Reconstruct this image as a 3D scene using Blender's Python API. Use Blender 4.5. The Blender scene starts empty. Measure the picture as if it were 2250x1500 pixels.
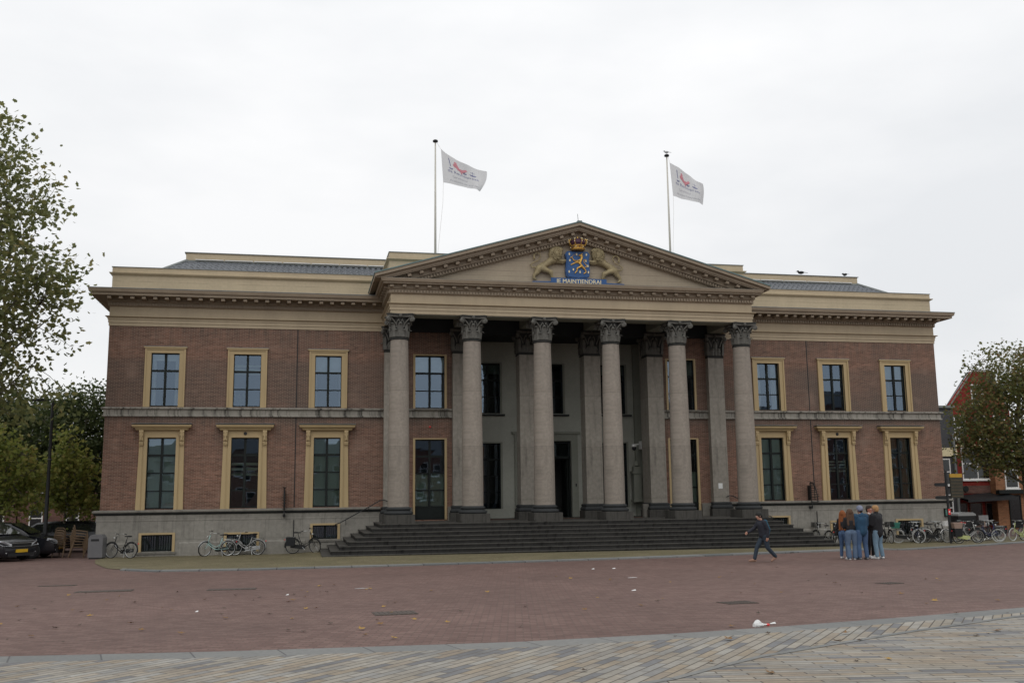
import bpy, math, random
import numpy as np
from mathutils import Vector, Matrix
random.seed(7); RNG = np.random.default_rng(7)
PI = math.pi
S = bpy.context.scene
COL = S.collection

# ------------------------------------------------------------------ camera
cam = bpy.data.cameras.new('camera'); camo = bpy.data.objects.new('camera', cam); COL.objects.link(camo)
YAW, PITCH, ROLL = .2091, .1551, .0121
cy, sy, cp, sp, cr, sr = math.cos(YAW), math.sin(YAW), math.cos(PITCH), math.sin(PITCH), math.cos(ROLL), math.sin(ROLL)
_R = Vector((cy, -sy, 0)); _F = Vector((sy*cp, cy*cp, sp)); _U = Vector((-sy*sp, -cy*sp, cp))
_R2 = _R*cr - _U*sr; _U2 = _R*sr + _U*cr
m = Matrix.Identity(4)
for i in range(3):
    m[i][0] = _R2[i]; m[i][1] = _U2[i]; m[i][2] = -_F[i]
m[0][3], m[1][3], m[2][3] = -11.807, -45.0, 2.62
camo.matrix_world = m
cam.sensor_width = 36; cam.lens = 36*2153.6/2250; cam.clip_end = 2000; cam.clip_start = .1
S.camera = camo

# ------------------------------------------------------------------ sky (overcast) and weak sun
SUN_EL, SUN_ROT = math.radians(48), math.radians(200)
W = bpy.data.worlds.new('World'); S.world = W; W.use_nodes = True
nt = W.node_tree; nt.nodes.clear()
def wn(t, **k):
    n = nt.nodes.new(t)
    for a, b in k.items(): setattr(n, a, b)
    return n
out = wn('ShaderNodeOutputWorld'); bg = wn('ShaderNodeBackground'); bg.inputs['Strength'].default_value = .1
sky = wn('ShaderNodeTexSky', sky_type='NISHITA', sun_disc=False, sun_elevation=SUN_EL, sun_rotation=SUN_ROT)
tc = wn('ShaderNodeTexCoord'); mp = wn('ShaderNodeMapping'); mp.inputs['Scale'].default_value = (1.2, 1.2, 3.2)
nz = wn('ShaderNodeTexNoise'); nz.inputs['Scale'].default_value = 2.0; nz.inputs['Detail'].default_value = 5; nz.inputs['Roughness'].default_value = .5
rp = wn('ShaderNodeValToRGB')
rp.color_ramp.elements[0].position = .36; rp.color_ramp.elements[0].color = (8.3, 8.45, 8.65, 1)
rp.color_ramp.elements[1].position = .62; rp.color_ramp.elements[1].color = (9.75, 9.77, 9.82, 1)
sep = wn('ShaderNodeSeparateXYZ'); gr = wn('ShaderNodeMapRange')
gr.inputs['From Min'].default_value = 0; gr.inputs['From Max'].default_value = .6
gr.inputs['To Min'].default_value = .93; gr.inputs['To Max'].default_value = 1.12
mu = wn('ShaderNodeMix', data_type='RGBA', blend_type='MULTIPLY'); mu.inputs['Factor'].default_value = 1
mx = wn('ShaderNodeMix', data_type='RGBA'); mx.inputs['Factor'].default_value = .96
L = nt.links.new
L(tc.outputs['Generated'], mp.inputs['Vector']); L(mp.outputs[0], nz.inputs['Vector']); L(nz.outputs['Fac'], rp.inputs[0])
L(tc.outputs['Generated'], sep.inputs[0]); L(sep.outputs[2], gr.inputs['Value'])
L(rp.outputs[0], mu.inputs['A']); L(gr.outputs[0], mu.inputs['B'])
L(sky.outputs[0], mx.inputs['A']); L(mu.outputs['Result'], mx.inputs['B']); L(mx.outputs['Result'], bg.inputs['Color']); L(bg.outputs[0], out.inputs[0])
sl = bpy.data.lights.new('sun', 'SUN'); sl.energy = .55; sl.angle = math.radians(35); sl.color = (1, .96, .9)
so = bpy.data.objects.new('sun', sl); COL.objects.link(so)
sd = Vector((math.sin(SUN_ROT)*math.cos(SUN_EL), math.cos(SUN_ROT)*math.cos(SUN_EL), math.sin(SUN_EL)))
so.rotation_euler = sd.to_track_quat('Z', 'Y').to_euler(); so.location = (0, -30, 60)
S.view_settings.view_transform = 'Standard'; S.view_settings.look = 'None'; S.view_settings.exposure = 0; S.view_settings.gamma = 1
S.cycles.max_bounces = 6; S.cycles.transparent_max_bounces = 12

# ------------------------------------------------------------------ materials
def newmat(name):
    m = bpy.data.materials.new(name); m.use_nodes = True
    t = m.node_tree; t.nodes.clear()
    o = t.nodes.new('ShaderNodeOutputMaterial'); b = t.nodes.new('ShaderNodeBsdfPrincipled')
    t.links.new(b.outputs[0], o.inputs[0])
    return m, t, b
class NB:
    """tiny node builder"""
    def __init__(s, t): s.t = t
    def n(s, ty, ins=None, **k):
        n = s.t.nodes.new(ty)
        for a, b in k.items(): setattr(n, a, b)
        for a, b in (ins or {}).items():
            if isinstance(b, bpy.types.NodeSocket): s.t.links.new(b, n.inputs[a])
            else: n.inputs[a].default_value = b
        return n
    def co(s, rot=(0, 0, 0), sc=(1, 1, 1), loc=(0, 0, 0)):
        c = s.n('ShaderNodeTexCoord'); return s.n('ShaderNodeMapping', {'Vector': c.outputs['Object'], 'Rotation': rot, 'Scale': sc, 'Location': loc}).outputs[0]
    def wall(s):   # (x+y, z) coordinates for masonry
        c = s.n('ShaderNodeTexCoord'); q = s.n('ShaderNodeSeparateXYZ', {0: c.outputs['Object']})
        a = s.n('ShaderNodeMath', {0: q.outputs[0], 1: q.outputs[1]}, operation='ADD')
        return s.n('ShaderNodeCombineXYZ', {0: a.outputs[0], 1: q.outputs[2]}).outputs[0]
    def noise(s, v, sc, det=4, rough=.6, stretch=None):
        if stretch: v = s.n('ShaderNodeMapping', {'Vector': v, 'Scale': stretch}).outputs[0]
        return s.n('ShaderNodeTexNoise', {'Vector': v, 'Scale': sc, 'Detail': det, 'Roughness': rough}).outputs['Fac']
    def ramp(s, f, stops, const=False):
        r = s.n('ShaderNodeValToRGB', {0: f}); e = r.color_ramp
        if const: e.interpolation = 'CONSTANT'
        while len(e.elements) < len(stops): e.elements.new(.5)
        for i, (p, c) in enumerate(stops):
            e.elements[i].position = p; e.elements[i].color = (*c, 1) if len(c) == 3 else c
        return r.outputs[0]
    def mix(s, f, a, b, mode='MIX'):
        n = s.n('ShaderNodeMix', data_type='RGBA', blend_type=mode)
        for k, v in (('Factor', f), ('A', a), ('B', b)):
            if isinstance(v, bpy.types.NodeSocket): s.t.links.new(v, n.inputs[k])
            else: n.inputs[k].default_value = v if k == 'Factor' else (*v, 1) if len(v) == 3 else v
        return n.outputs['Result']
    def bump(s, h, st=.3, d=.01):
        return s.n('ShaderNodeBump', {'Height': h, 'Strength': st, 'Distance': d}).outputs[0]
def mat(name, c, rough=.7, var=.18, scale=2.0, metal=0, bump=.15, streak=False, spec=.4, fine=18):
    m, t, b = newmat(name); k = NB(t); v = k.co()
    n1 = k.noise(v, scale, 5, .65, (1, 1, .25) if streak else None); n2 = k.noise(v, scale*fine, 3)
    lo = tuple(x*(1-var) for x in c); hi = tuple(min(1, x*(1+var)) for x in c)
    cc = k.ramp(n1, [(.3, lo), (.7, hi)])
    cc = k.mix(.5*min(1, var*3), cc, k.ramp(n2, [(.3, tuple(x*.7 for x in c)), (.7, tuple(min(1, x*1.25) for x in c))]))
    t.links.new(cc, b.inputs['Base Color']); b.inputs['Roughness'].default_value = rough; b.inputs['Metallic'].default_value = metal
    b.inputs['Specular IOR Level'].default_value = spec
    if bump: t.links.new(k.bump(n2, bump, .01), b.inputs['Normal'])
    return m
def mat_brick(name, c1, c2, mortar, dirt=.55, upper=None, big=True):
    m, t, b = newmat(name); k = NB(t); v = k.wall()
    br = k.n('ShaderNodeTexBrick', {'Vector': v, 'Color1': (0, 0, 0, 1), 'Color2': (1, 1, 1, 1), 'Mortar': (.5, .5, .5, 1), 'Scale': 1, 'Mortar Size': .006, 'Brick Width': .21, 'Row Height': .058, 'Mortar Smooth': .2})
    cc = k.ramp(br.outputs['Color'], [(0, c1), (.5, tuple((a+b_)/2 for a, b_ in zip(c1, c2))), (1, c2)])
    q0 = k.n('ShaderNodeSeparateXYZ', {0: v}); rw = k.n('ShaderNodeMath', {0: q0.outputs[1], 1: .058}, operation='DIVIDE').outputs[0]
    rw = k.n('ShaderNodeMath', {0: rw}, operation='FLOOR').outputs[0]; rw = k.n('ShaderNodeMath', {0: rw, 1: 7.31}, operation='MULTIPLY').outputs[0]
    xs_ = k.n('ShaderNodeMath', {0: q0.outputs[0], 1: .9}, operation='MULTIPLY').outputs[0]
    rowi = k.noise(k.n('ShaderNodeCombineXYZ', {0: xs_, 1: rw}).outputs[0], 1.0, 3, .75)
    cc = k.mix(.75, cc, k.ramp(rowi, [(.32, (.55, .55, .55)), (.68, (1.35, 1.3, 1.28))]), 'MULTIPLY')
    spots = k.noise(v, 9, 3, .6)
    cc = k.mix(1, cc, k.ramp(spots, [(.35, (.9, .9, .9)), (.7, (1.1, 1.09, 1.08))]), 'MULTIPLY')
    if big:
        q = k.n('ShaderNodeSeparateXYZ', {0: v})
        n = k.noise(v, .35, 5, .6)
        # sooty band in the middle of the wall, cleaner below: weathering, with edges of its own
        hgt = k.ramp(k.n('ShaderNodeMapRange', {'Value': q.outputs[1], 'From Min': 2, 'From Max': 10.2}).outputs[0], [(0, (.25,)*3), (.45, (.35,)*3), (.5, (.75,)*3), (.8, (.7,)*3), (.84, (.3,)*3), (1, (.45,)*3)])
        f = k.n('ShaderNodeMath', {0: n, 1: hgt}, operation='MULTIPLY').outputs[0]
        cc = k.mix(k.ramp(f, [(.1, (0,)*3), (.45, (dirt,)*3)]), cc, (.075, .062, .055))
        # rain streaks and soot below the string course and the entablature, and pale repointed patches
        st = k.noise(v, 3.0, 4, .7, (1.6, .16, 1))
        zone = k.ramp(k.n('ShaderNodeMapRange', {'Value': q.outputs[1], 'From Min': 2, 'From Max': 10.2}).outputs[0], [(0, (.25,)*3), (.3, (.15,)*3), (.46, (.8,)*3), (.515, (1.,)*3), (.53, (.2,)*3), (.86, (.25,)*3), (.97, (.9,)*3)])
        sf = k.n('ShaderNodeMath', {0: k.ramp(st, [(.42, (0,)*3), (.68, (.9,)*3)]), 1: zone}, operation='MULTIPLY').outputs[0]
        cc = k.mix(sf, cc, (.062, .05, .044))
        cc = k.mix(k.ramp(k.noise(v, .9, 3, .5), [(.6, (0,)*3), (.72, (.35,)*3)]), cc, (.30, .20, .155))
    cc = k.mix(br.outputs['Fac'], cc, mortar)
    t.links.new(cc, b.inputs['Base Color']); b.inputs['Roughness'].default_value = .9; b.inputs['Specular IOR Level'].default_value = .2
    inv = k.n('ShaderNodeMath', {0: 1.0, 1: br.outputs['Fac']}, operation='SUBTRACT').outputs[0]
    t.links.new(k.bump(inv, .5, .01), b.inputs['Normal'])
    return m
def mat_boards(name, c, pitch=.24, off=0.):   # painted wooden boards with thin horizontal joints and rain marks
    m, t, b = newmat(name); k = NB(t); v = k.wall(); q = k.n('ShaderNodeSeparateXYZ', {0: v})
    a = k.n('ShaderNodeMath', {0: q.outputs[1], 1: off}, operation='ADD').outputs[0]
    f = k.n('ShaderNodeMath', {0: a, 1: pitch}, operation='MODULO').outputs[0]
    j = k.n('ShaderNodeMath', {0: f, 1: .014}, operation='LESS_THAN').outputs[0]
    n1 = k.noise(v, 1.2, 5, .6, (1, .3, 1)); n2 = k.noise(v, 9, 4)
    cc = k.ramp(n1, [(.3, tuple(x*.88 for x in c)), (.7, tuple(x*1.08 for x in c))])
    cc = k.mix(.35, cc, k.ramp(n2, [(.3, tuple(x*.8 for x in c)), (.7, tuple(x*1.15 for x in c))]))
    gap = k.noise(v, .5, 2, .5, (1, 8, 1))
    jj = k.n('ShaderNodeMath', {0: j, 1: k.ramp(gap, [(.42, (.15,)*3), (.6, (.8,)*3)])}, operation='MULTIPLY').outputs[0]
    cc = k.mix(jj, cc, tuple(x*.35 for x in c))
    t.links.new(cc, b.inputs['Base Color']); b.inputs['Roughness'].default_value = .55
    t.links.new(k.bump(jj, -.4, .01), b.inputs['Normal'])
    return m
def mat_stone(name, c, dark=.5, bw=1.1, bh=.6, joints=True, streaks=.5, spotsc=5, sx=2.2, s0=.52):
    m, t, b = newmat(name); k = NB(t); v = k.wall()
    n1 = k.noise(v, .9, 6, .65); n2 = k.noise(v, spotsc, 5, .7); n3 = k.noise(v, 2.2, 5, .65, (sx, .18, 1))
    cc = k.ramp(n1, [(.3, tuple(x*.8 for x in c)), (.7, tuple(x*1.15 for x in c))])
    cc = k.mix(.5, cc, k.ramp(n2, [(.3, tuple(x*.65 for x in c)), (.72, tuple(x*1.3 for x in c))]))
    cc = k.mix(k.ramp(n3, [(s0, (0,)*3), (s0+.2*min(1, 2.2/sx), (streaks,)*3)]), cc, tuple(x*dark*.5 for x in c))
    if joints:
        br = k.n('ShaderNodeTexBrick', {'Vector': v, 'Color1': (.9, .9, .9, 1), 'Color2': (1.08, 1.08, 1.08, 1), 'Mortar': (.6, .6, .6, 1), 'Scale': 1, 'Mortar Size': .008, 'Brick Width': bw, 'Row Height': bh})
        cc = k.mix(.8, cc, br.outputs['Color'], 'MULTIPLY')
    t.links.new(cc, b.inputs['Base Color']); b.inputs['Roughness'].default_value = .85; b.inputs['Specular IOR Level'].default_value = .25
    t.links.new(k.bump(n2, .35, .012), b.inputs['Normal'])
    return m
M = {}
M['brick'] = mat_brick('brick', (.155, .076, .052), (.265, .142, .102), (.32, .255, .205), .85)
M['brick_dark'] = mat_brick('dark_brick', (.10, .045, .035), (.17, .08, .06), (.2, .17, .15), .3, big=False)
M['brick_red'] = mat_brick('red_painted_brick', (.20, .028, .022), (.27, .04, .03), (.2, .035, .03), 0, big=False)
M['brick_orange'] = mat_brick('orange_brick', (.26, .11, .05), (.36, .17, .08), (.3, .22, .16), 0, big=False)
M['cream'] = mat('cream_paint', (.42, .32, .19), .5, .10, 1.2, bump=.05, streak=True)
M['yellow'] = mat('ochre_paint', (.43, .325, .175), .5, .08, 1.2, bump=.04, streak=True)
M['boards'] = mat_boards('cream_boards', (.48, .395, .265), .27)
M['boards_grey'] = mat_boards('tympanum_boards', (.37, .305, .22), .235, .05)
M['lead'] = mat('weathered_lead', (.20, .215, .21), .6, .25, 3)
M['copper'] = mat('teal_lead', (.13, .2, .2), .6, .25, 3)
M['plinth'] = mat_stone('grey_plinth_stone', (.27, .257, .228), .45, 1.5, .9, True, .4)
M['stone'] = mat_stone('grey_string_stone', (.30, .285, .25), .3, .9, 3, True, .9, 4, 3.0, .49)
M['stone_trim'] = mat_stone('grey_trim_stone', (.19, .18, .158), .4, 1.2, 3, False, .4)
M['black_stone'] = mat_stone('near_black_stone', (.042, .045, .046), .5, 2, 2, False, .4)  # very dark tone for plinth mouldings, column bases and recess sills
M['shaft'] = mat_stone('sandstone_shaft', (.295, .26, .222), .7, 9, 2.35, True, .35, 9)
M['pil'] = mat_stone('sandstone_pilaster', (.315, .29, .25), .5, 9, 2.4, True, .6, 6)
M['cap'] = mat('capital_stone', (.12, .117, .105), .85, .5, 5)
M['cap_dark'] = mat('dark_capital_bell', (.035, .036, .034), .9, .3, 5)  # bell and top of the abacus, darker than the leaves
M['step'] = mat_stone('dark_step_stone', (.032, .031, .029), .25, 1.35, 9, True, .95, 3)  # step bodies, darker than the tread slabs
M['step_side'] = mat_stone('grey_step_stone', (.072, .069, .062), .3, .8, 9, True, .8, 3)
M['stucco'] = mat('grey_green_stucco', (.40, .41, .36), .85, .15, .7, bump=.05)
M['stucco_trim'] = mat('stucco_trim', (.25, .26, .22), .85, .12, .7, bump=.05)
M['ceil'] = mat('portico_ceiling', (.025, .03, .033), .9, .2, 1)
M['black_paint'] = mat('black_green_paint', (.012, .016, .015), .5, .2, 3, bump=0, spec=.2)
M['iron'] = mat('black_iron', (.014, .015, .016), .5, .3, 6)
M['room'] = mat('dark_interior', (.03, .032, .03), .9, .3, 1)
M['blind'] = mat('grey_green_blind', (.52, .62, .52), .9, .10, .8, bump=0, streak=True)
M['voile'] = mat('white_voile', (.75, .8, .84), .9, .1, 3, bump=0)
M['dark_blind'] = mat('dim_blind', (.17, .2, .18), .9, .3, .8, bump=0)
M['pole'] = mat('white_pole_paint', (.55, .53, .47), .45, .12, 2)
M['gold'] = mat('gilt', (.62, .38, .10), .4, .3, 6, metal=.75)
M['gilt_dull'] = mat('weathered_gilt', (.31, .255, .145), .6, .6, 4, metal=.15)
M['blue'] = mat('heraldic_blue', (.022, .085, .24), .35, .2, 4)
M['cream_gold'] = mat('pale_gilt', (.75, .66, .42), .5, .1, 4, bump=0)
M['crown_red'] = mat('crown_cap', (.06, .02, .05), .6, .2, 4)
M['white'] = mat('white_paint', (.78, .78, .76), .5, .06, 3, bump=0)
M['paper'] = mat('paper', (.72, .73, .72), .8, .1, 5)
M['red'] = mat('red_plastic', (.65, .05, .05), .4, .1, 5, bump=0)
M['chrome'] = mat('chromed_steel', (.52, .53, .52), .3, .1, 5, metal=.9, bump=0)
M['alu'] = mat('aluminium', (.40, .41, .41), .4, .1, 5, metal=.6, bump=0)
M['rubber'] = mat('rubber', (.022, .022, .023), .8, .2, 8)
M['greytire'] = mat('light_tyre', (.42, .43, .41), .7, .2, 8)
M['wood'] = mat('varnished_rattan', (.16, .105, .06), .6, .3, 10)
M['bin'] = mat('grey_coated_steel', (.135, .135, .14), .5, .1, 3)
M['trunk'] = mat('plane_tree_bark', (.13, .12, .085), .9, .5, 6, bump=.4)
def mat_glass():
    m, t, b = newmat('window_glass'); k = NB(t); t.nodes.remove(b)
    o = [n for n in t.nodes if n.type == 'OUTPUT_MATERIAL'][0]
    fr = k.n('ShaderNodeFresnel', {'IOR': 2.5}); v = k.co(); nn = k.noise(v, 1.3, 2)
    bm = k.bump(nn, .02, .02)
    g = k.n('ShaderNodeBsdfGlossy', {'Color': (.60, .78, 1, 1), 'Roughness': .015, 'Normal': bm}); tr = k.n('ShaderNodeBsdfTransparent', {'Color': (.82, .88, .83, 1)})
    mx = k.n('ShaderNodeMixShader', {0: fr.outputs[0], 1: tr.outputs[0], 2: g.outputs[0]}); t.links.new(mx.outputs[0], o.inputs[0])
    return m
M['glass'] = mat_glass()
def mat_leaf(name, cols, tr=.5):
    m, t, b = newmat(name); k = NB(t)
    g = k.n('ShaderNodeNewGeometry'); ob = k.co()
    f = k.n('ShaderNodeMath', {0: g.outputs['Random Per Island'], 1: k.noise(ob, .55, 3)}, operation='ADD').outputs[0]
    f = k.n('ShaderNodeMath', {0: f, 1: .5}, operation='MULTIPLY').outputs[0]
    n = len(cols); cc = k.ramp(f, [(.12+.76*i/(n-1), c) for i, c in enumerate(cols)])
    t.links.new(cc, b.inputs['Base Color']); b.inputs['Roughness'].default_value = .55; b.inputs['Specular IOR Level'].default_value = .3
    tl = k.n('ShaderNodeBsdfTranslucent', {'Color': cc}); o = [n for n in t.nodes if n.type == 'OUTPUT_MATERIAL'][0]
    mx = k.n('ShaderNodeMixShader', {0: tr, 1: b.outputs[0], 2: tl.outputs[0]}); t.links.new(mx.outputs[0], o.inputs[0])
    return m
M['leaf_plane'] = mat_leaf('plane_leaves', [(.09, .105, .042), (.135, .155, .06), (.19, .205, .08), (.25, .245, .095), (.30, .21, .085)])
M['leaf_dark'] = mat_leaf('dark_leaves', [(.045, .065, .025), (.065, .09, .033), (.095, .12, .045), (.13, .15, .055)])
M['leaf_light'] = mat_leaf('light_leaves', [(.14, .18, .045), (.20, .245, .06), (.28, .31, .08), (.36, .34, .10), (.40, .25, .09)])
M['leaf_red'] = mat_leaf('autumn_leaves', [(.075, .095, .035), (.11, .13, .045), (.15, .165, .055), (.20, .165, .06), (.30, .13, .07)])
def mat_setts(name, stops, rot, bw, bh, mort, mc, offset=.5, big=.25, scale_noise=.4, rough=.8, mortar_fac=1.):
    m, t, b = newmat(name); k = NB(t); v = k.co(rot=(0, 0, rot))
    br = k.n('ShaderNodeTexBrick', {'Vector': v, 'Color1': (0, 0, 0, 1), 'Color2': (1, 1, 1, 1), 'Mortar': (.5, .5, .5, 1), 'Scale': 1, 'Mortar Size': mort, 'Brick Width': bw, 'Row Height': bh, 'Mortar Smooth': .3, 'Bias': 0}, offset=offset)
    cc = k.ramp(br.outputs['Color'], stops)
    co = k.co(); n1 = k.noise(co, scale_noise, 6, .65); n2 = k.noise(co, 14, 4, .7)
    cc = k.mix(1, cc, k.ramp(n1, [(.3, (1-big,)*3), (.7, (1+big*.6,)*3)]), 'MULTIPLY')
    cc = k.mix(.6, cc, k.ramp(n2, [(.3, (.75,)*3), (.7, (1.2,)*3)]), 'MULTIPLY')
    fm = k.n('ShaderNodeMath', {0: br.outputs['Fac'], 1: mortar_fac}, operation='MULTIPLY').outputs[0]
    cc = k.mix(fm, cc, mc)
    t.links.new(cc, b.inputs['Base Color']); b.inputs['Roughness'].default_value = rough; b.inputs['Specular IOR Level'].default_value = .3
    inv = k.n('ShaderNodeMath', {0: 1.0, 1: br.outputs['Fac']}, operation='SUBTRACT').outputs[0]
    t.links.new(k.bump(inv, .4, .006), b.inputs['Normal'])
    return m
M['paving'] = mat_setts('red_clinkers', [(0, (.132, .077, .066)), (.5, (.165, .10, .086)), (1, (.205, .13, .11))], math.radians(12), .22, .10, .011, (.105, .075, .063), big=.22, scale_noise=.22)
plank_cols = [(0, (.29, .275, .24)), (.2, (.30, .25, .185)), (.36, (.25, .245, .23)), (.52, (.335, .31, .265)), (.68, (.27, .22, .165)), (.8, (.32, .31, .28)), (.88, (.165, .165, .168)), (1, (.18, .18, .183))]
M['plank_a'] = mat_setts('stone_planks_diagonal', plank_cols, -math.radians(51), .58, .125, .010, (.09, .078, .064), big=.24, scale_noise=1.1)
M['plank_b'] = mat_setts('stone_planks_across', plank_cols, math.radians(10), .58, .125, .010, (.09, .078, .064), big=.24, scale_noise=1.1)
M['cobble'] = mat_setts('mossy_cobbles', [(0, (.155, .125, .08)), (.5, (.215, .175, .115)), (1, (.19, .17, .10))], 0, .11, .1, .012, (.10, .10, .04), big=.3, scale_noise=.9)
M['kerb'] = mat_setts('kerb_stone', [(0, (.16, .17, .17)), (1, (.22, .225, .22))], 0, 1.2, 9, .02, (.08, .08, .08), big=.12)
M['band'] = mat_setts('grey_band', [(0, (.175, .18, .175)), (1, (.215, .215, .205))], math.radians(-12), 1.0, 9, .012, (.1, .1, .1), big=.1)

# ------------------------------------------------------------------ mesh helpers
class MB:
    def __init__(s): s.v = []; s.f = []; s.m = []; s.n = 0
    def add(s, vs, fs, mi=0):
        o = s.n; s.v.extend(vs); s.n += len(vs)
        for f in fs: s.f.append([i+o for i in f]); s.m.append(mi)
    def box(s, x0, x1, y0, y1, z0, z1, mi=0):
        s.add([(x0, y0, z0), (x1, y0, z0), (x1, y1, z0), (x0, y1, z0), (x0, y0, z1), (x1, y0, z1), (x1, y1, z1), (x0, y1, z1)],
              [(0, 3, 2, 1), (4, 5, 6, 7), (0, 1, 5, 4), (1, 2, 6, 5), (2, 3, 7, 6), (3, 0, 4, 7)], mi)
    def cbox(s, c, d, mi=0, rot=None):
        vs = [Vector((sx*d[0]/2, sy_*d[1]/2, sz*d[2]/2)) for sz in (-1, 1) for sx, sy_ in ((-1, -1), (1, -1), (1, 1), (-1, 1))]
        if rot is not None: vs = [rot @ v for v in vs]
        s.add([tuple(v+Vector(c)) for v in vs], [(0, 3, 2, 1), (4, 5, 6, 7), (0, 1, 5, 4), (1, 2, 6, 5), (2, 3, 7, 6), (3, 0, 4, 7)], mi)
    def prism(s, poly, y0, y1, mi=0):      # poly in (x,z), counter-clockwise seen from -y
        n = len(poly)
        s.add([(x, y0, z) for x, z in poly]+[(x, y1, z) for x, z in poly],
              [list(range(n)), list(range(2*n-1, n-1, -1))]+[(i, i+n, (i+1) % n+n, (i+1) % n) for i in range(n)], mi)
    def prismz(s, poly, z0, z1, mi=0):
        n = len(poly)
        s.add([(x, y, z0) for x, y in poly]+[(x, y, z1) for x, y in poly],
              [list(range(n-1, -1, -1)), list(range(n, 2*n))]+[(i, (i+1) % n, (i+1) % n+n, i+n) for i in range(n)], mi)
    def lathe(s, prof, c=(0, 0, 0), seg=24, mi=0, cap=True, axis='z', ph=0):
        vs = []
        for r, z in prof:
            for i in range(seg):
                a = 2*PI*i/seg+ph; x, y = r*math.cos(a), r*math.sin(a)
                p = (x, y, z) if axis == 'z' else (x, z, y) if axis == 'y' else (z, x, y)
                vs.append((c[0]+p[0], c[1]+p[1], c[2]+p[2]))
        fs = [(j*seg+i, j*seg+(i+1) % seg, (j+1)*seg+(i+1) % seg, (j+1)*seg+i) for j in range(len(prof)-1) for i in range(seg)]
        if cap: fs += [list(range(seg-1, -1, -1)), [(len(prof)-1)*seg+i for i in range(seg)]]
        s.add(vs, fs, mi)
    def tube(s, pts, r, seg=6, mi=0, closed=False):
        pts = [Vector(p) for p in pts]; n = len(pts); rs = r if isinstance(r, (list, tuple)) else [r]*n
        vs = []; pu = None
        for i in range(n):
            if closed: d = pts[(i+1) % n]-pts[i-1]
            else: d = pts[min(i+1, n-1)]-pts[max(i-1, 0)]
            d = d.normalized() if d.length > 1e-9 else Vector((0, 0, 1))
            if pu is None: pu = Vector((0, 0, 1)) if abs(d.z) < .9 else Vector((1, 0, 0))
            a = d.cross(pu)
            if a.length < 1e-6: a = d.orthogonal()
            a.normalize(); b = a.cross(d).normalized(); pu = b
            for k in range(seg):
                q = 2*PI*k/seg; vs.append(tuple(pts[i]+a*(rs[i]*math.cos(q))+b*(rs[i]*math.sin(q))))
        m_ = n if closed else n-1
        fs = [(j*seg+i, j*seg+(i+1) % seg, ((j+1) % n)*seg+(i+1) % seg, ((j+1) % n)*seg+i) for j in range(m_) for i in range(seg)]
        if not closed: fs += [list(range(seg-1, -1, -1)), [(n-1)*seg+i for i in range(seg)]]
        s.add(vs, fs, mi)
    def torus(s, c, R, r, axis='y', seg=32, sg=6, mi=0):
        pts = []
        for i in range(seg):
            a = 2*PI*i/seg
            pts.append((c[0]+R*math.cos(a), c[1], c[2]+R*math.sin(a)) if axis == 'y' else (c[0]+R*math.cos(a), c[1]+R*math.sin(a), c[2]))
        s.tube(pts, r, sg, mi, True)
    def ball(s, c, r, mi=0, seg=12, rings=8):
        r = (r, r, r) if not isinstance(r, (tuple, list)) else r
        prof = [(max(1e-4, math.sin(PI*j/rings)), -math.cos(PI*j/rings)) for j in range(rings+1)]
        vs = [(c[0]+r[0]*q*math.cos(2*PI*i/seg), c[1]+r[1]*q*math.sin(2*PI*i/seg), c[2]+r[2]*z) for q, z in prof for i in range(seg)]
        s.add(vs, [(j*seg+i, j*seg+(i+1) % seg, (j+1)*seg+(i+1) % seg, (j+1)*seg+i) for j in range(rings) for i in range(seg)], mi)
    def sweep(s, prof, path, closed=False, mi=0, close_prof=True):
        """prof: [(out, z)] ; path: [(x, y)] with the outside on the right hand"""
        n = len(path); P = [Vector(p) for p in path]; mit = []
        for i in range(n):
            d0 = (P[i]-P[i-1]) if (closed or i > 0) else None; d1 = (P[(i+1) % n]-P[i]) if (closed or i < n-1) else None
            ns = [Vector((d.y, -d.x)).normalized() for d in (d0, d1) if d is not None]
            if len(ns) == 2:
                a = ns[0]+ns[1]; a = a/(a.dot(ns[0])); mit.append(a)
            else: mit.append(ns[0])
        k = len(prof); vs = []
        for i in range(n):
            for o, z in prof: q = P[i]+mit[i]*o; vs.append((q.x, q.y, z))
        fs = []
        for i in range(n if closed else n-1):
            j = (i+1) % n
            for a in range(k if close_prof else k-1):
                b = (a+1) % k; fs.append((i*k+a, j*k+a, j*k+b, i*k+b))
        if not closed and close_prof: fs += [list(range(k-1, -1, -1)), [(n-1)*k+a for a in range(k)]]
        s.add(vs, fs, mi)
    def build(s, name, mats, parent=None, smooth=False, loc=None):
        me = bpy.data.meshes.new(name); me.from_pydata([tuple(v) for v in s.v], [], s.f)
        mats = mats if isinstance(mats, (list, tuple)) else [mats]
        for x in mats: me.materials.append(M[x] if isinstance(x, str) else x)
        if len(mats) > 1: me.polygons.foreach_set('material_index', s.m)
        if smooth: me.shade_smooth() if smooth is True else sharp(me, smooth)
        me.update()
        o = bpy.data.objects.new(name, me); COL.objects.link(o)
        if parent: o.parent = parent
        if loc: o.location = loc
        return o
def sharp(me, ang):
    import bmesh
    b = bmesh.new(); b.from_mesh(me)
    for f in b.faces: f.smooth = True
    for e in b.edges:
        if len(e.link_faces) == 2 and e.calc_face_angle(0) > math.radians(ang): e.smooth = False
    b.to_mesh(me); b.free()
def tag(o, label=None, cat=None, group=None, kind=None):
    if label: o['label'] = label
    if cat: o['category'] = cat
    if group: o['group'] = group
    if kind: o['kind'] = kind
    return o
def empty(name, loc, label=None, cat=None, group=None, rz=0):
    o = bpy.data.objects.new(name, None); COL.objects.link(o); o.location = loc; o.rotation_euler = (0, 0, rz); o.empty_display_size = .3
    return tag(o, label, cat, group)
def copy_tree(o, parent=None):
    c = o.copy(); COL.objects.link(c)
    if parent: c.parent = parent
    for ch in list(o.children): copy_tree(ch, c)
    return c
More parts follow.
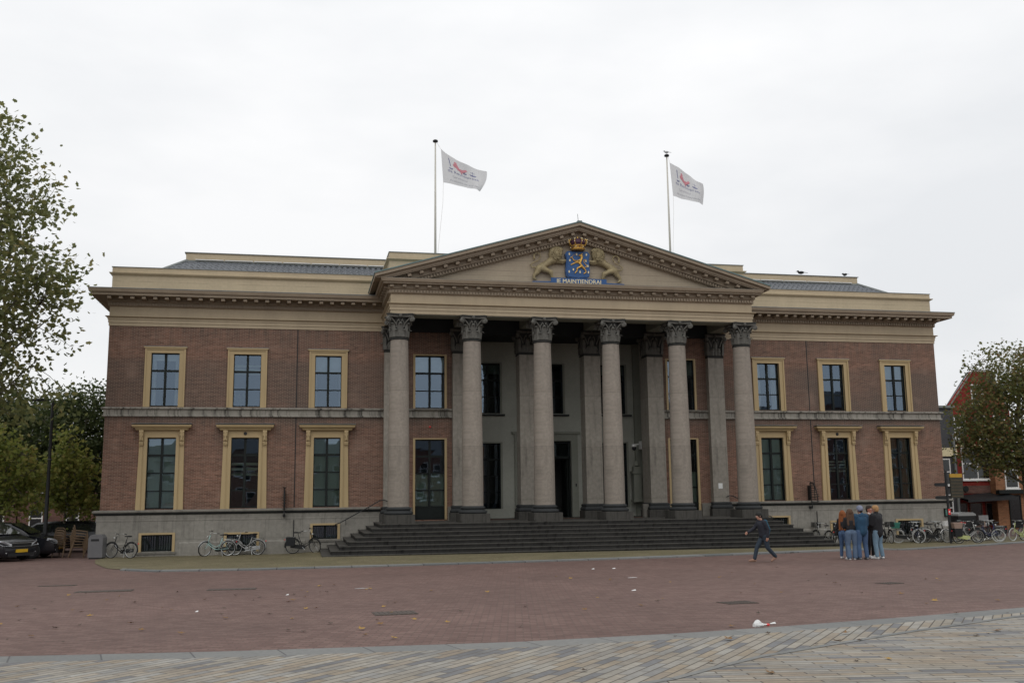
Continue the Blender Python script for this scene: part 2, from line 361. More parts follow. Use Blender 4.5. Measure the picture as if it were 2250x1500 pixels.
def gz(x, y):
    d = max(0., -y); z = .13-.004*max(-40, min(40, x))+.0131*min(d, 13)+.0215*max(0, d-13)
    bx = min(1, max(0, (12.5-abs(x))/1.5)); by = min(1, max(0, (y+10)/3.5))
    return z+.09*bx*by
def text_mesh(body, size):
    cu = bpy.data.curves.new('t', 'FONT'); cu.body = body; cu.size = size; cu.align_x = 'CENTER'; cu.resolution_u = 3
    o = bpy.data.objects.new('t', cu); COL.objects.link(o); bpy.context.view_layer.update()
    me = bpy.data.meshes.new_from_object(o.evaluated_get(bpy.context.evaluated_depsgraph_get()))
    vs = [tuple(v.co) for v in me.vertices]; fs = [tuple(p.vertices) for p in me.polygons]
    bpy.data.objects.remove(o); bpy.data.curves.remove(cu); bpy.data.meshes.remove(me)
    return vs, fs

# ================================================================== GROUND
def ground_patch(name, mt, xs, ylo, yhi, off=0., kind='structure', ny=None, thick=0):
    """sheet between two curves ylo(x), yhi(x), following the ground"""
    b = MB(); rows = []
    for x in xs:
        a, c = ylo(x), yhi(x); n = ny or 14
        ys = [a+(c-a)*j/n for j in range(n+1)]
        rows.append([(x, y, gz(x, y)+off) for y in ys])
    k = len(rows[0]); vs = [p for r in rows for p in r]
    fs = [(i*k+j, (i+1)*k+j, (i+1)*k+j+1, i*k+j+1) for i in range(len(rows)-1) for j in range(k-1)]
    if thick:
        N = len(vs); vs += [(x, y, z-thick) for x, y, z in vs]
        for i in range(len(rows)-1): fs += [(i*k+N, (i+1)*k+N, (i+1)*k, i*k), (i*k+k-1, (i+1)*k+k-1, (i+1)*k+k-1+N, i*k+k-1+N)]
    b.add(vs, fs); o = b.build(name, mt); return tag(o, kind=kind)
b = MB()
xs = [-400, -150, -60, -40, -30, -22, -14, -13, -12.5, -12, -11.5, -11, -6, 0, 6, 11, 11.5, 12, 12.5, 13, 14, 22, 30, 40, 60, 150, 400]; ys = [-400, -150, -60, -45, -35, -25, -18, -13, -10, -9.5, -9, -8.5, -8, -7.5, -7, -6.5, -5, -3, 0, 10, 40, 150, 400]
vs = [(x, y, gz(x, max(y, -60))) for x in xs for y in ys]; k = len(ys)
b.add(vs, [(i*k+j, (i+1)*k+j, (i+1)*k+j+1, i*k+j+1) for i in range(len(xs)-1) for j in range(k-1)])
tag(b.build('ground', 'paving'), kind='structure')
def interp(pts):
    X = [p[0] for p in pts]; Y = [p[1] for p in pts]
    return lambda x: float(np.interp(x, X, Y))
kerbline = interp([(-19.9, -2.4), (-19.3, -5.5), (-18.2, -9.2), (-16.4, -11.0), (-13.5, -11.35), (-10, -11.05), (-4.7, -10.4), (2.3, -9.2), (9.6, -7.9), (12.6, -7.5), (18, -5.1), (23.2, -2.3), (30, -1.2)])
kx = [-19.9+i*(49.9/160) for i in range(161)]
ground_patch('cobble_strip', 'cobble', kx, kerbline, lambda x: max(kerbline(x)+.02, 1.2 if abs(x) < 20.3 else 3.0), .014, ny=22)
kx2 = [-17.6+i*(41/160) for i in range(161)]
ground_patch('kerb', 'kerb', kx2, lambda x: kerbline(x)-.62, lambda x: kerbline(x)-.02, .045, ny=2, thick=.08)
# band between brick square and stone planks (gentle arc)
bandN = interp([(-60, -24), (-25, -30.3), (-15.4, -31.75), (-12.7, -32.1), (-9.15, -32.3), (-6.75, -32.05), (-5.2, -31.75), (-2.75, -31.15), (-.1, -30.42), (6, -28.4), (30, -20)])
bx = [-60+i*.75 for i in range(121)]
ground_patch('grey_stone_band', 'band', bx, lambda x: bandN(x)-.55, bandN, .012, ny=4)
ground_patch('stone_plank_paving', 'plank_a', bx, lambda x: -60, lambda x: bandN(x)-.55, .012, ny=40)
splitx = interp([(-30, -46), (-8.3, -35.7), (-6.95, -34.6), (-4, -33.0), (-1.1, -31.65), (1, -30.9), (30, -20.8)])
ground_patch('stone_plank_paving', 'plank_b', bx, lambda x: -60, lambda x: min(splitx(x), bandN(x)-.57), .022, ny=40)
ground_patch('stone_joint', 'band', [x for x in bx if -16 < x < 4], lambda x: splitx(x)-.03, lambda x: splitx(x)+.09, .027, ny=2)

# ================================================================== COURTHOUSE
WX = 20.27
CH = empty('courthouse', (0, 0, 0), 'large neoclassical brick courthouse with a six-column sandstone portico and gabled pediment', 'courthouse')
def holed(b, x0, x1, z0, z1, y, holes, depth, mi=0, rmi=0):
    X = sorted({x0, x1, *[h[0] for h in holes], *[h[1] for h in holes]}); Z = sorted({z0, z1, *[h[2] for h in holes], *[h[3] for h in holes]})
    for i in range(len(X)-1):
        for j in range(len(Z)-1):
            cx, cz = (X[i]+X[i+1])/2, (Z[j]+Z[j+1])/2
            if cx < x0 or cx > x1 or any(h[0] < cx < h[1] and h[2] < cz < h[3] for h in holes): continue
            b.add([(X[i], y, Z[j]), (X[i+1], y, Z[j]), (X[i+1], y, Z[j+1]), (X[i], y, Z[j+1])], [(0, 1, 2, 3)], mi)
    for h in holes:
        a, c, e, g = h[:4]; d = y+depth
        if len(h) > 4: d = y+h[4]
        b.add([(a, y, e), (c, y, e), (c, y, g), (a, y, g), (a, d, e), (c, d, e), (c, d, g), (a, d, g)], [(0, 4, 5, 1), (1, 5, 6, 2), (2, 6, 7, 3), (3, 7, 4, 0)], rmi)
WC = [17.87, 14.37, 10.81]; BAY = 6.17; REC = 5.15
wall_holes = []
for s_ in (-1, 1):
    for w in WC: wall_holes += [(s_*w-.66, s_*w+.66, 6.62, 9.02), (s_*w-.66, s_*w+.66, 2.19, 5.30)]
    wall_holes += [(s_*BAY-.76, s_*BAY+.76, 6.6, 9.1), (s_*BAY-.76, s_*BAY+.76, 1.55, 5.22)]
wall_holes.append((-REC, REC, 1.5, 10.34, .8))
b = MB(); holed(b, -WX, WX, 1.5, 11.7, 0, wall_holes, .26)
b.add([(-WX, 0, 1.5), (-WX, 18, 1.5), (-WX, 18, 11.7), (-WX, 0, 11.7)], [(0, 3, 2, 1)]); b.add([(WX, 0, 1.5), (WX, 18, 1.5), (WX, 18, 11.7), (WX, 0, 11.7)], [(0, 1, 2, 3)])
b.add([(-WX, 18, 0), (WX, 18, 0), (WX, 18, 11.7), (-WX, 18, 11.7)], [(0, 3, 2, 1)])
for s_ in (-1, 1): b.box(*sorted((s_*(WX-.02), s_*(WX+.02))), .0, 17.9, 1.6, 2, 0)
b.build('brick_wall', 'brick', CH)
# inner rooms (floors and a back wall behind the windows)
for s_ in (-1, 1):
    b = MB(); x0, x1 = sorted((s_*REC*1.02, s_*(WX-.1)))
    b.box(x0, x1, 2.4, 2.5, -.5, 11.5)
    for z in (-.3, 1.48, 5.8, 9.6): b.box(x0, x1, .27, 2.4, z, z+.35)
    for xx in (8.6, 12.55, 16.1): b.box(s_*xx-.06, s_*xx+.06, .27, 2.4, 0, 11)
    b.build('interior_wall', 'room', CH)
rect = [(-WX, 0), (WX, 0), (WX, 18), (-WX, 18)]
# plinth
pl_holes = [(-18.55, -17.25, .42, 1.12), (-15.05, -13.75, .36, 1.08), (-11.4, -10.28, .80, 1.40), (17.35, 18.7, .42, 1.12), (13.75, 15.05, .42, 1.1), (10.2, 11.45, .80, 1.38)]
segs = [(-WX-.16, -18.85), (-16.98, -15.33), (-13.5, -11.7), (-10.05, -8), (11.8, 13.45), (15.35, 17.1), (18.95, WX+.16)]
for s_ in (-1, 1):
    b = MB(); x0, x1 = sorted((s_*(WX+.1), s_*8.3)); holed(b, x0, x1, -.5, 1.96, -.1, [h for h in pl_holes if h[0]*s_ > 0], .3)
    b.add([(s_*(WX+.1), -.1, -.5), (s_*(WX+.1), 18, -.5), (s_*(WX+.1), 18, 1.96), (s_*(WX+.1), -.1, 1.96)], [(0, 1, 2, 3) if s_ > 0 else (3, 2, 1, 0)])
    for x0, x1 in segs:       # lower plinth course, broken round the basement windows
        if x0*s_ > 0: b.sweep([(.1, -.5), (.16, -.5), (.16, .74), (.1, .80)], [(x0, 0), (x1, 0)])
    b.sweep([(.1, 1.70), (.118, 1.70), (.118, 1.955), (.1, 1.955)], [(-WX, 3), (-WX, 0), (-8.3, 0)] if s_ < 0 else [(8.3, 0), (WX, 0), (WX, 3)])
    b.build('stone_plinth', 'plinth', CH)
b = MB(); b.sweep([(0, 2.06), (.26, 2.06), (.27, 2.10), (.22, 2.16), (.02, 2.17), (0, 2.17)], [(-WX, 3), (-WX, 0), (-8.42, 0)]); b.build('plinth_ledge', 'stone_trim', CH)
b = MB(); b.sweep([(0, 2.06), (.26, 2.06), (.27, 2.10), (.22, 2.16), (.02, 2.17), (0, 2.17)], [(8.42, 0), (WX, 0), (WX, 3)]); b.build('plinth_ledge', 'stone_trim', CH)
for p_ in ([(-WX, 3), (-WX, 0), (-8.42, 0)], [(8.42, 0), (WX, 0), (WX, 3)]):
    b = MB(); b.sweep([(.0, 1.95), (.13, 1.95), (.16, 1.98), (.22, 2.02), (.23, 2.06), (0, 2.06)], p_); b.build('plinth_moulding', 'black_stone', CH)
for x0, x1 in ((-8.3, -6.99), (-5.35, -4.0), (4.0, 5.35), (6.99, 8.3)):
    b = MB(); b.box(x0, x1, -.12, .05, 1.49, 2.12); b.build('door_dado', 'stone_trim', CH)
# string course (interrupted in the recess)
for x0, x1 in ((-WX, -REC), (REC, WX)):
    b = MB(); pth = [(x0, 0), (x1, 0)]
    if x0 < -10: pth = [(x0, 3)]+pth
    else: pth = pth+[(x1, 3)]
    b.sweep([(0, 6.48), (.10, 6.48), (.15, 6.51), (.15, 6.56), (.02, 6.59), (0, 6.59)], pth)
    b.sweep([(0, 6.24), (.055, 6.24), (.055, 6.48), (0, 6.48)], pth)
    b.sweep([(0, 6.17), (.09, 6.17), (.105, 6.2), (.09, 6.24), (0, 6.24)], pth)
    b.build('string_course', 'stone', CH)
# dark expansion joints
for s_ in (-12.2, 12.98):
    b = MB(); b.box(s_-.022, s_+.022, -.012, .0, 2.2, 6.16); b.box(s_-.022, s_+.022, -.012, 0, 6.6, 10.15); b.box(s_-.02, s_+.02, -.118, -.1, .3, 1.65)
    b.build('wall_joint', 'iron', CH)

def entab(path, z, closed, H, name, w=0):
    """architrave, frieze. z = bottom; H = dict of levels"""
    b = MB()
    a, f = H['arch'], H['frieze']; h = a-z
    b.sweep([(-.1, z), (.03, z), (.03, z+.32*h), (.055, z+.34*h), (.055, z+.64*h), (.08, z+.66*h), (.08, z+.84*h), (.15, z+.92*h), (.17, a-.02), (.17, a), (.03, a+.02), (-.1, a+.02)], path, closed)
    b.sweep([(-.1, a+.01), (.02, a+.01), (.02, f), (-.1, f)], path, closed)
    return b.build(name, 'boards_e', CH)
M['boards_e'] = mat('cream_entablature_paint', (.40, .325, .22), .5, .12, 1.0, bump=.05, streak=True)
M['cornice'] = mat('self_shaded_cornice_paint', (.27, .215, .155), .6, .15, 1.0, bump=.05, streak=True)  # cream trim paint darkened, the cornice's own shade put into its colour
wpath = [(-WX, 0), (WX, 0), (WX, 18), (-WX, 18)]
entab(wpath, 10.15, True, dict(arch=10.57, frieze=11.06), 'wing_entablature')
ppath = [(-8.3, -.02), (-8.3, -3.65), (8.3, -3.65), (8.3, -.02)]
entab(ppath, 10.335, False, dict(arch=10.79, frieze=11.2), 'portico_entablature')
def cornice(path, closed, z, proj, ztop, step, name, runs):
    b = MB(); 
    b.sweep([(-.05, z), (.05, z), (.09, z+.03), (.09, z+.18), (.13, z+.2), (.16, z+.24), (-.05, z+.24)], path, closed)           # bed moulding carrying dentils
    zs = z+.24
    b.sweep([(-.05, zs), (.14, zs), (.14, zs+.15), (proj-.12, zs+.16), (proj-.12, zs+.15), (proj-.10, zs+.15), (proj-.10, ztop-.16), (proj-.03, ztop-.14), (proj, ztop-.03), (proj, ztop), (-.05, ztop)], path, closed)
    P = [Vector(p) for p in path]
    for (i, j) in runs:
        a, c = P[i], P[j]; d = (c-a).normalized(); n = Vector((d.y, -d.x)); Ln = (c-a).length
        k = int(Ln/step); 
        for q in range(k+1):
            o = a+d*((Ln-k*step)/2+q*step)
            R = Matrix(((d.x, n.x, 0), (d.y, n.y, 0), (0, 0, 1)))
            b.cbox((*(o+n*(.14+(proj-.32)/2)), zs+.075), (.16, proj-.32, .105), 0, R)
            b.cbox((*(o+n*(proj-.19)), zs+.08), (.13, .03, .07), 0, R)
        kd = int(Ln/.135)
        for q in range(kd+1):
            o = a+d*((Ln-kd*.135)/2+q*.135); b.cbox((*(o+n*.115), z+.105), (.08, .06, .12), 0, R)
    return b.build(name, 'cornice', CH)
cornice(wpath, True, 11.0, .80, 11.66, .476, 'wing_cornice', [(0, 1)])
b = MB(); b.sweep([(-.05, 11.662), (.80, 11.662), (.815, 11.67), (.815, 11.70), (.3, 11.75), (-.05, 11.77)], wpath, True); b.build('lead_gutter', 'lead', CH)
cornice(ppath, False, 11.19, .47, 11.80, .535, 'portico_cornice', [(0, 1), (1, 2), (2, 3)])
# attic storey over the wings
for s_ in (-1, 1):
    b = MB()
    p = [(-WX+.0, 17.9), (-WX, .03), (-7.9, .03)] if s_ < 0 else [(7.9, .03), (WX, .03), (WX, 17.9)]
    b.sweep([(-.3, 11.7), (0, 11.7), (0, 11.88), (-.015, 11.9), (-.015, 12.42), (.03, 12.45), (.10, 12.49), (.12, 12.53), (.0, 12.56), (.0, 12.78), (-.3, 12.78)], p)
    b.build('attic_parapet', 'boards', CH)
for s_ in (-1, 1):
    b = MB()
    p = [(-WX+.0, 17.9), (-WX, .03), (-7.9, .03)] if s_ < 0 else [(7.9, .03), (WX, .03), (WX, 17.9)]
    b.sweep([(-.33, 12.783), (.03, 12.783), (.03, 12.81), (-.33, 12.83)], p)
    b.build('parapet_capping', 'lead', CH)
# pantile slopes
M['tile'] = mat('grey_glazed_pantiles', (.14, .15, .165), .35, .3, 3)
for s_ in (-1, 1):
    b = MB()
    nx, ny = 560, 5; vs = []
    for j in range(ny*2+1):
        jj = j//2; t = jj/ny if j % 2 == 0 else (jj+1)/ny-.001
        y = .45+1.72*t; z = 12.72+.93*t-(.0 if j % 2 else -.05)
        xo = 18.35-(18.35-17.4)*t
        for i in range(nx+1):
            x = 7.6+(xo-7.6)*i/nx; vs.append((s_*x, y, z+.045*math.sin(x*2*PI/.27)))
    k = nx+1; b.add(vs, [(j*k+i, j*k+i+1, (j+1)*k+i+1, (j+1)*k+i) if s_ > 0 else (j*k+i+1, j*k+i, (j+1)*k+i, (j+1)*k+i+1) for j in range(ny*2) for i in range(nx)])
    b.add([(s_*18.35, .45, 12.72), (s_*17.4, 2.17, 13.65), (s_*17.4, 16, 13.65), (s_*18.35, 17.6, 12.72)], [(0, 1, 2, 3)])
    b.build('pantile_roof', 'tile', CH)
for s_ in (-1, 1):
    b = MB(); b.tube([(s_*18.36, .45, 12.78), (s_*17.4, 2.17, 13.69)], .075, 8); b.box(*sorted((s_*17.5, s_*8.2)), 2.06, 2.2, 13.62, 13.70); b.build('roof_ridge', 'lead', CH)
b = MB(); b.box(-17.44, 17.44, 2.16, 15.8, 13.6, 14.06); b.build('upper_attic', 'boards', CH)
b = MB(); b.box(-17.50, 17.50, 2.11, 15.85, 14.061, 14.095); b.build('upper_attic_capping', 'lead', CH)
for s_ in (-1, 1):
    b = MB(); a = 17.0
    while a > 8.6: b.box(*sorted((s_*a, s_*(a-1.28))), 1.98, 2.04, 13.70, 13.735); a -= 1.34
    b.build('white_roof_rail', 'white', CH)
# block behind the pediment
b = MB()
for p in ([(-8.33, 4), (-8.33, -2.95), (8.33, -2.95), (8.33, 4)],):
    b.sweep([(-.4, 11.8), (0, 11.8), (0, 12.80), (.05, 12.84), (.12, 12.88), (.12, 12.92), (0, 12.94), (0, 13.19), (-.4, 13.19)], p)
b.build('portico_attic', 'boards', CH)
b = MB(); b.box(-8.36, 8.36, -2.98, 4.05, 13.192, 13.225); b.build('portico_attic_capping', 'lead', CH)
# pediment
AX, AZ, TX, TZ = 0., 14.60, 9.03, 11.98; SL = (AZ-TZ)/TX; ZH = 11.79
def rake_layer(b, d0, d1, y0, y1, mi=0, xo=TX):
    for s_ in (-1, 1):
        top = lambda x: AZ-SL*x-d0; bot = lambda x: AZ-SL*x-d1
        xb = min(xo, (AZ-d1-ZH)/SL); xt = min(xo, (AZ-d0-ZH)/SL)
        poly = [(0, bot(0)), (0, top(0)), (xt, max(ZH, top(xt)))]
        if xb < xt-1e-4 or True:
            if bot(xo) < ZH and top(xo) > ZH: poly.append((xo, ZH))
            elif xt >= xo: pass
        poly.append((xb, max(ZH, bot(xb))))
        pts = [(s_*x, z) for x, z in poly]
        if s_ > 0: pts = pts[::-1]
        b.prism(pts if s_ > 0 else pts, y0, y1, mi)
b = MB(); YB = 1.0
rake_layer(b, .03, .17, -4.24, YB); rake_layer(b, .17, .31, -4.10, -3.3); rake_layer(b, .31, .36, -4.06, -3.3); rake_layer(b, .36, .60, -3.78, -3.3); rake_layer(b, .60, .76, -3.68, -3.3)
for s_ in (-1, 1):
    x = .27
    while x < 8.3:
        z = AZ-SL*x-.45; 
        if z-.1 > ZH:
            R = Matrix.Rotation(s_*math.atan(SL), 3, 'Y'); b.cbox((s_*x, -3.90, z), (.16, .24, .11), 0, R); b.cbox((s_*x, -4.01, z+.01), (.13, .04, .08), 0, R)
        x += .52
    x = .07
    while x < 8.6:
        z = AZ-SL*x-.68
        if z-.06 > ZH: b.cbox((s_*x, -3.71, z), (.075, .07, .115), 0, Matrix.Rotation(s_*math.atan(SL), 3, 'Y'))
        x += .13
b.build('raking_cornice', 'cornice', CH)
b = MB(); rake_layer(b, -.02, .03, -4.27, YB, xo=TX+.03); b.build('pediment_roof', 'copper', CH)
b = MB(); b.prism([(-8.4, ZH-.3), (8.4, ZH-.3), (0, AZ-.6)], -3.5, -3.35); b.build('tympanum', 'boards_grey', CH)
b = MB(); b.prism([(-TX+.6, ZH-.02), (TX-.6, ZH-.02), (0, AZ-.3)], -3.3, YB-.1); b.box(-8.2, 8.2, -3.55, 0, 11.0, ZH+.0); b.build('portico_roof_core', 'room', CH)
b = MB(); b.sweep([(-.3, ZH+.012), (.44, ZH+.012), (.45, ZH+.03), (-.3, ZH+.05)], ppath); b.build('cornice_lead', 'lead', CH)
b = MB(); b.tube([(0, -4.0, AZ), (-.03, -4.0, AZ+.42)], .012, 5); b.cbox((0, -4.15, AZ+.02), (.2, .2, .06)); b.build('lightning_rod', 'lead', CH)
# portico beams and ceiling
b = MB()
b.box(-8.22, 8.22, -3.6, -2.85, 10.30, 10.34)
b.box(-8.2, 8.2, -2.95, -2.85, 10.34, 11.2)
for i in range(6):
    x = (2*i-5)*1.58; b.box(x-.36, x+.36, -2.85, 0, 10.36, 10.9)
b.build('architrave_soffit', 'stucco_trim', CH)
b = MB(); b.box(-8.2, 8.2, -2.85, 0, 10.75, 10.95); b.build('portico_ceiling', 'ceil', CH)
b = MB(); b.box(-8.2, 8.2, -.21, -.19, 10.148, 10.74); b.box(-8.2, 8.2, -.21, -.02, 10.143, 10.148); b.box(-REC, REC, -.02, .3, 10.12, 10.16); b.build('architrave_shade_cover', 'ceil', CH)  # added near-black cover over the cream architrave, standing in for deep shade
# recess behind the inner columns
RY = 2.75; rh = []
for c in (-3.26, 3.26): rh += [(c-1.02, c+1.02, 6.62, 9.15), (c-1.02, c+1.02, 1.95, 5.19)]
rh += [(-1.0, 1.0, 6.62, 9.15), (-1.28, 1.28, 1.5, 5.26)]
b = MB(); holed(b, -REC, REC, 1.5, 10.6, RY, rh, .25)
for s_ in (-1, 1): b.add([(s_*REC, .3, 1.5), (s_*REC, RY, 1.5), (s_*REC, RY, 10.6), (s_*REC, .3, 10.6)], [(0, 1, 2, 3) if s_ < 0 else (3, 2, 1, 0)])
b.build('recess_wall', 'stucco', CH)
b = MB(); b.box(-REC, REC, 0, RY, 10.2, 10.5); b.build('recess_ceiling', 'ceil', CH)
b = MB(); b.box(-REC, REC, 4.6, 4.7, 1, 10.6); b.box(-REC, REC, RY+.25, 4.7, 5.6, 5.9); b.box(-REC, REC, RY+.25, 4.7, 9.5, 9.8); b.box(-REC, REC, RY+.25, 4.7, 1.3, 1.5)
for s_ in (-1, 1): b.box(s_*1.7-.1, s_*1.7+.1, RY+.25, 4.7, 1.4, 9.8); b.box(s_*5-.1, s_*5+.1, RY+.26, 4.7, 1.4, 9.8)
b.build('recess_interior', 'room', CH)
b = MB(); b.box(-1.62, -1.28, RY-.08, RY, 1.5, 5.6); b.box(1.28, 1.62, RY-.08, RY, 1.5, 5.6); b.box(-1.28, 1.28, RY-.08, RY, 5.262, 5.6); b.box(-1.75, 1.75, RY-.16, RY-.0, 5.6, 5.72)
b.build('door_surround', 'stucco_trim', CH)
for s_ in (-1, 1):
    b = MB(); b.box(*sorted((s_*4.62, s_*5.14)), RY-.22, RY-.002, 1.5, 10.2); b.build('recess_pilaster', 'stucco_trim', CH)
# entrance door: transom light above, dark double door standing open
b = MB(); b.box(-1.27, 1.27, RY+.08, RY+.14, 4.38, 4.5); b.box(-1.27, -1.17, RY+.08, RY+.16, 1.5, 5.25); b.box(1.17, 1.27, RY+.08, RY+.16, 1.5, 5.25); b.box(-1.17, 1.17, RY+.09, RY+.15, 5.15, 5.25)
dr = b.build('entrance_door', 'black_paint', CH)
for s_ in (-1, 1):
    b = MB(); x = s_*1.12; b.box(x-.03, x+.03, RY+.16, RY+1.2, 1.52, 4.36)
    for z in (1.75, 2.9, 3.6): b.box(x-s_*.05-.01, x-s_*.05+.01, RY+.3, RY+1.05, z, z+.6)
    b.build('door_leaf', 'black_paint', dr)
b = MB(); b.box(-1.17, 1.17, RY+.11, RY+.12, 4.5, 5.15); b.build('transom_glass', 'glass', dr)
b = MB(); b.box(1.46, 1.52, RY-.11, RY-.08, 3.0, 3.14); b.build('doorbell', 'iron', dr)

# ---------------- windows
def window(kind, cx, y, w, z0, z1, rows, ncol=2, sur='yellow', inside=None, door=False, seed=0):
    """opening of half width w; returns the surround as the part, frame / glass / curtain as sub-parts"""
    b = MB()
    if kind == 'upper':
        a = w+.235; t = z1+.20
        for s_ in (-1, 1):
            b.box(*sorted((cx+s_*(w-.03), cx+s_*a)), y-.05, y+.02, z0-.03, z1-.02)
            b.box(*sorted((cx+s_*(a-.07), cx+s_*a)), y-.09, y-.052, z0-.03, t-.002)
            b.box(*sorted((cx+s_*(w-.03), cx+s_*(w+.03))), y-.035, y+.1, z0-.028, z1)
        b.box(cx-a+.003, cx+a-.003, y-.052, y+.02, z1-.018, t); b.box(cx-a+.07, cx+a-.07, y-.088, y-.053, t-.065, t-.003)
        b.box(cx-a-.05, cx+a+.05, y-.12, y, t+.001, t+.055)
    elif kind == 'lower':
        a = w+.33; t = 5.57
        for s_ in (-1, 1):
            xo = [cx+s_*(a-.03), cx+s_*(a+.03)]
            p = [(cx+s_*(w-.03), z0-.03), (xo[1], z0-.03), (xo[0], t), (cx+s_*(w-.03), t)]
            b.prism(p if s_ > 0 else p[::-1], y-.06, y+.02)
            b.box(*sorted((cx+s_*(w-.03), cx+s_*(w+.10))), y-.10, y-.062, z0-.028, z1+.08)
            p = [(cx+s_*(a-.17), z0-.029), (cx+s_*(a+.028), z0-.029), (cx+s_*(a-.032), 4.94), (cx+s_*(a-.17), 4.94)]
            b.prism(p if s_ > 0 else p[::-1], y-.085, y-.061)
            # console
            c = cx+s_*(a-.11)
            for zz0, zz1, d in ((5.32, 5.58, .24), (5.12, 5.32, .19), (4.98, 5.12, .13), (4.93, 4.98, .16)): b.box(c-.085, c+.085, y-d, y-.05, zz0, zz1)
            b.box(c-.03, c+.03, y-.26, y-.1, 5.15, 5.56)
            b.lathe([(.07, -.09), (.07, .09)], (c, y-.19, 5.5), 10, axis='x'); b.lathe([(.05, -.088), (.05, .088)], (c, y-.13, 5.02), 10, axis='x')
        b.box(cx-w+.03, cx+w-.03, y-.055, y+.02, z1-.02, t-.002); b.box(cx-w-.1, cx+w+.1, y-.098, y-.056, z1, z1+.075)
        b.sweep([(.0, 5.575), (.16, 5.575), (.20, 5.62), (.20, 5.66), (.30, 5.70), (.33, 5.76), (.33, 5.80), (0, 5.84)], [(cx-.90, y+.02), (cx-.90, y-.02), (cx+.90, y-.02), (cx+.90, y+.02)])
    elif kind == 'thin':
        a = w+.06
        for s_ in (-1, 1): b.box(*sorted((cx+s_*(w-.04), cx+s_*a)), y-.04, y+.05, z0, z1+.06)
        b.box(cx-w+.04, cx+w-.04, y-.04, y+.05, z1-.0, z1+.06)
    elif kind == 'basement':
        a = w+.09
        for s_ in (-1, 1): b.box(*sorted((cx+s_*(w-.02), cx+s_*a)), y-.045, y+.12, z0-.02, z1+.08)
        b.box(cx-w+.02, cx+w-.02, y-.045, y+.12, z1-.0, z1+.08)
    ob = b.build('basement_window' if kind == 'basement' else 'window', sur, CH)
    if kind == 'lower':
        b = MB(); b.sweep([(-.9, 5.842), (.35, 5.842), (.35, 5.862), (-.9, 5.90)], [(cx-.90, y+.0), (cx-.90, y-.02), (cx+.90, y-.02), (cx+.90, y+.0)]); b.build('lead_flashing', 'lead', ob)
    if kind == 'upper':
        b = MB(); b.box(cx-w-.3, cx+w+.3, y-.125, y, z1+.257, z1+.28); b.build('lead_flashing', 'lead', ob)
    if kind == 'basement':
        b = MB(); b.box(cx-w-.16, cx+w+.16, y-.05, y+.1, z0-.11, z0-.021); b.build('window_sill', 'stone_trim', ob)
    # frame
    fy = y+.14; b = MB(); fw = .055
    if door:
        b.box(cx-w, cx+w, fy-.01, fy+.05, z0, z0+.55); zg = z0+.55
        for i in range(ncol): x0 = cx-w+2*w*i/ncol; b.box(x0+.1, x0+2*w/ncol-.1, fy-.022, fy-.012, z0+.1, z0+.45)
    else: zg = z0
    b.box(cx-w, cx-w+fw, fy-.02, fy+.05, zg, z1); b.box(cx+w-fw, cx+w, fy-.02, fy+.05, zg, z1); b.box(cx-w+fw, cx+w-fw, fy-.02, fy+.05, z1-fw, z1); b.box(cx-w+fw, cx+w-fw, fy-.02, fy+.05, zg, zg+fw)
    if kind == 'basement':
        n = 13
        for i in range(1, n): x = cx-w+2*w*i/n; b.box(x-.012, x+.012, fy-.06, fy-.035, z0+.02, z1-.02)
        b.box(cx-.03, cx+.03, fy-.02, fy+.03, z0+fw, z1-fw)
    else:
        for i in range(1, ncol): x = cx-w+2*w*i/ncol; b.box(x-.05, x+.05, fy-.035, fy+.045, zg+fw, z1-fw)
        for j in range(1, rows):
            z = zg+(z1-zg)*j/rows; t = .045 if j == rows-1 else .025; b.box(cx-w+fw, cx+w-fw, fy-.015 if t < .03 else fy-.018, fy+.04, z-t, z+t)
    b.build('window_frame', 'black_paint', ob)
    # panes, each very slightly out of true so that reflections break up
    b = MB(); r = random.Random(seed*31+5)
    nr = rows if kind != 'basement' else 1
    for i in range(ncol):
        for j in range(nr):
            x0, x1 = cx-w+2*w*i/ncol, cx-w+2*w*(i+1)/ncol; q0, q1 = zg+(z1-zg)*j/nr, zg+(z1-zg)*(j+1)/nr
            d = [r.uniform(-.0022, .0022) for _ in range(4)]
            b.add([(x0, fy+.02+d[0], q0), (x1, fy+.02+d[1], q0), (x1, fy+.02+d[2], q1), (x0, fy+.02+d[3], q1)], [(0, 1, 2, 3)])
    b.build('glass', 'glass', ob)
    for it in inside or []:
        ty = it[0]
        def cloth(mb, xa, xb, za, zb, yy, amp, per, n=40, bulge=0):
            vs = []
            for k_ in range(n+1):
                t = k_/n; x = xa+(xb-xa)*t
                for zz, tt in ((za, 0), ((za+zb)/2, .5), (zb, 1)):
                    sx = bulge*math.sin(PI*tt)*(1 if xb > xa else -1)*t
                    vs.append((x-sx, yy+amp*math.sin(2*PI*(x-xa)/per+it[-1] if False else 2*PI*(x-xa)/per), zz))
            mb.add(vs, [(k_*3+q, (k_+1)*3+q, (k_+1)*3+q+1, k_*3+q+1) for k_ in range(n) for q in range(2)])
        mb = MB()
        if ty == 'blind': cloth(mb, cx-w, cx+w, zg+(z1-zg)*it[1], z1, fy+.16, .006, .5); mb.build('blind', it[2], ob)
        if ty == 'lowblind': cloth(mb, cx-w, cx+w, zg, zg+(z1-zg)*it[1], fy+.16, .006, .5); mb.build('blind', it[2], ob)
        if ty == 'curtain':
            cloth(mb, cx-w, cx-w+it[1], zg, z1, fy+.2, .03, .11); cloth(mb, cx+w, cx+w-it[1], zg, z1, fy+.2, .03, .11); mb.build('curtain', it[2], ob, True)
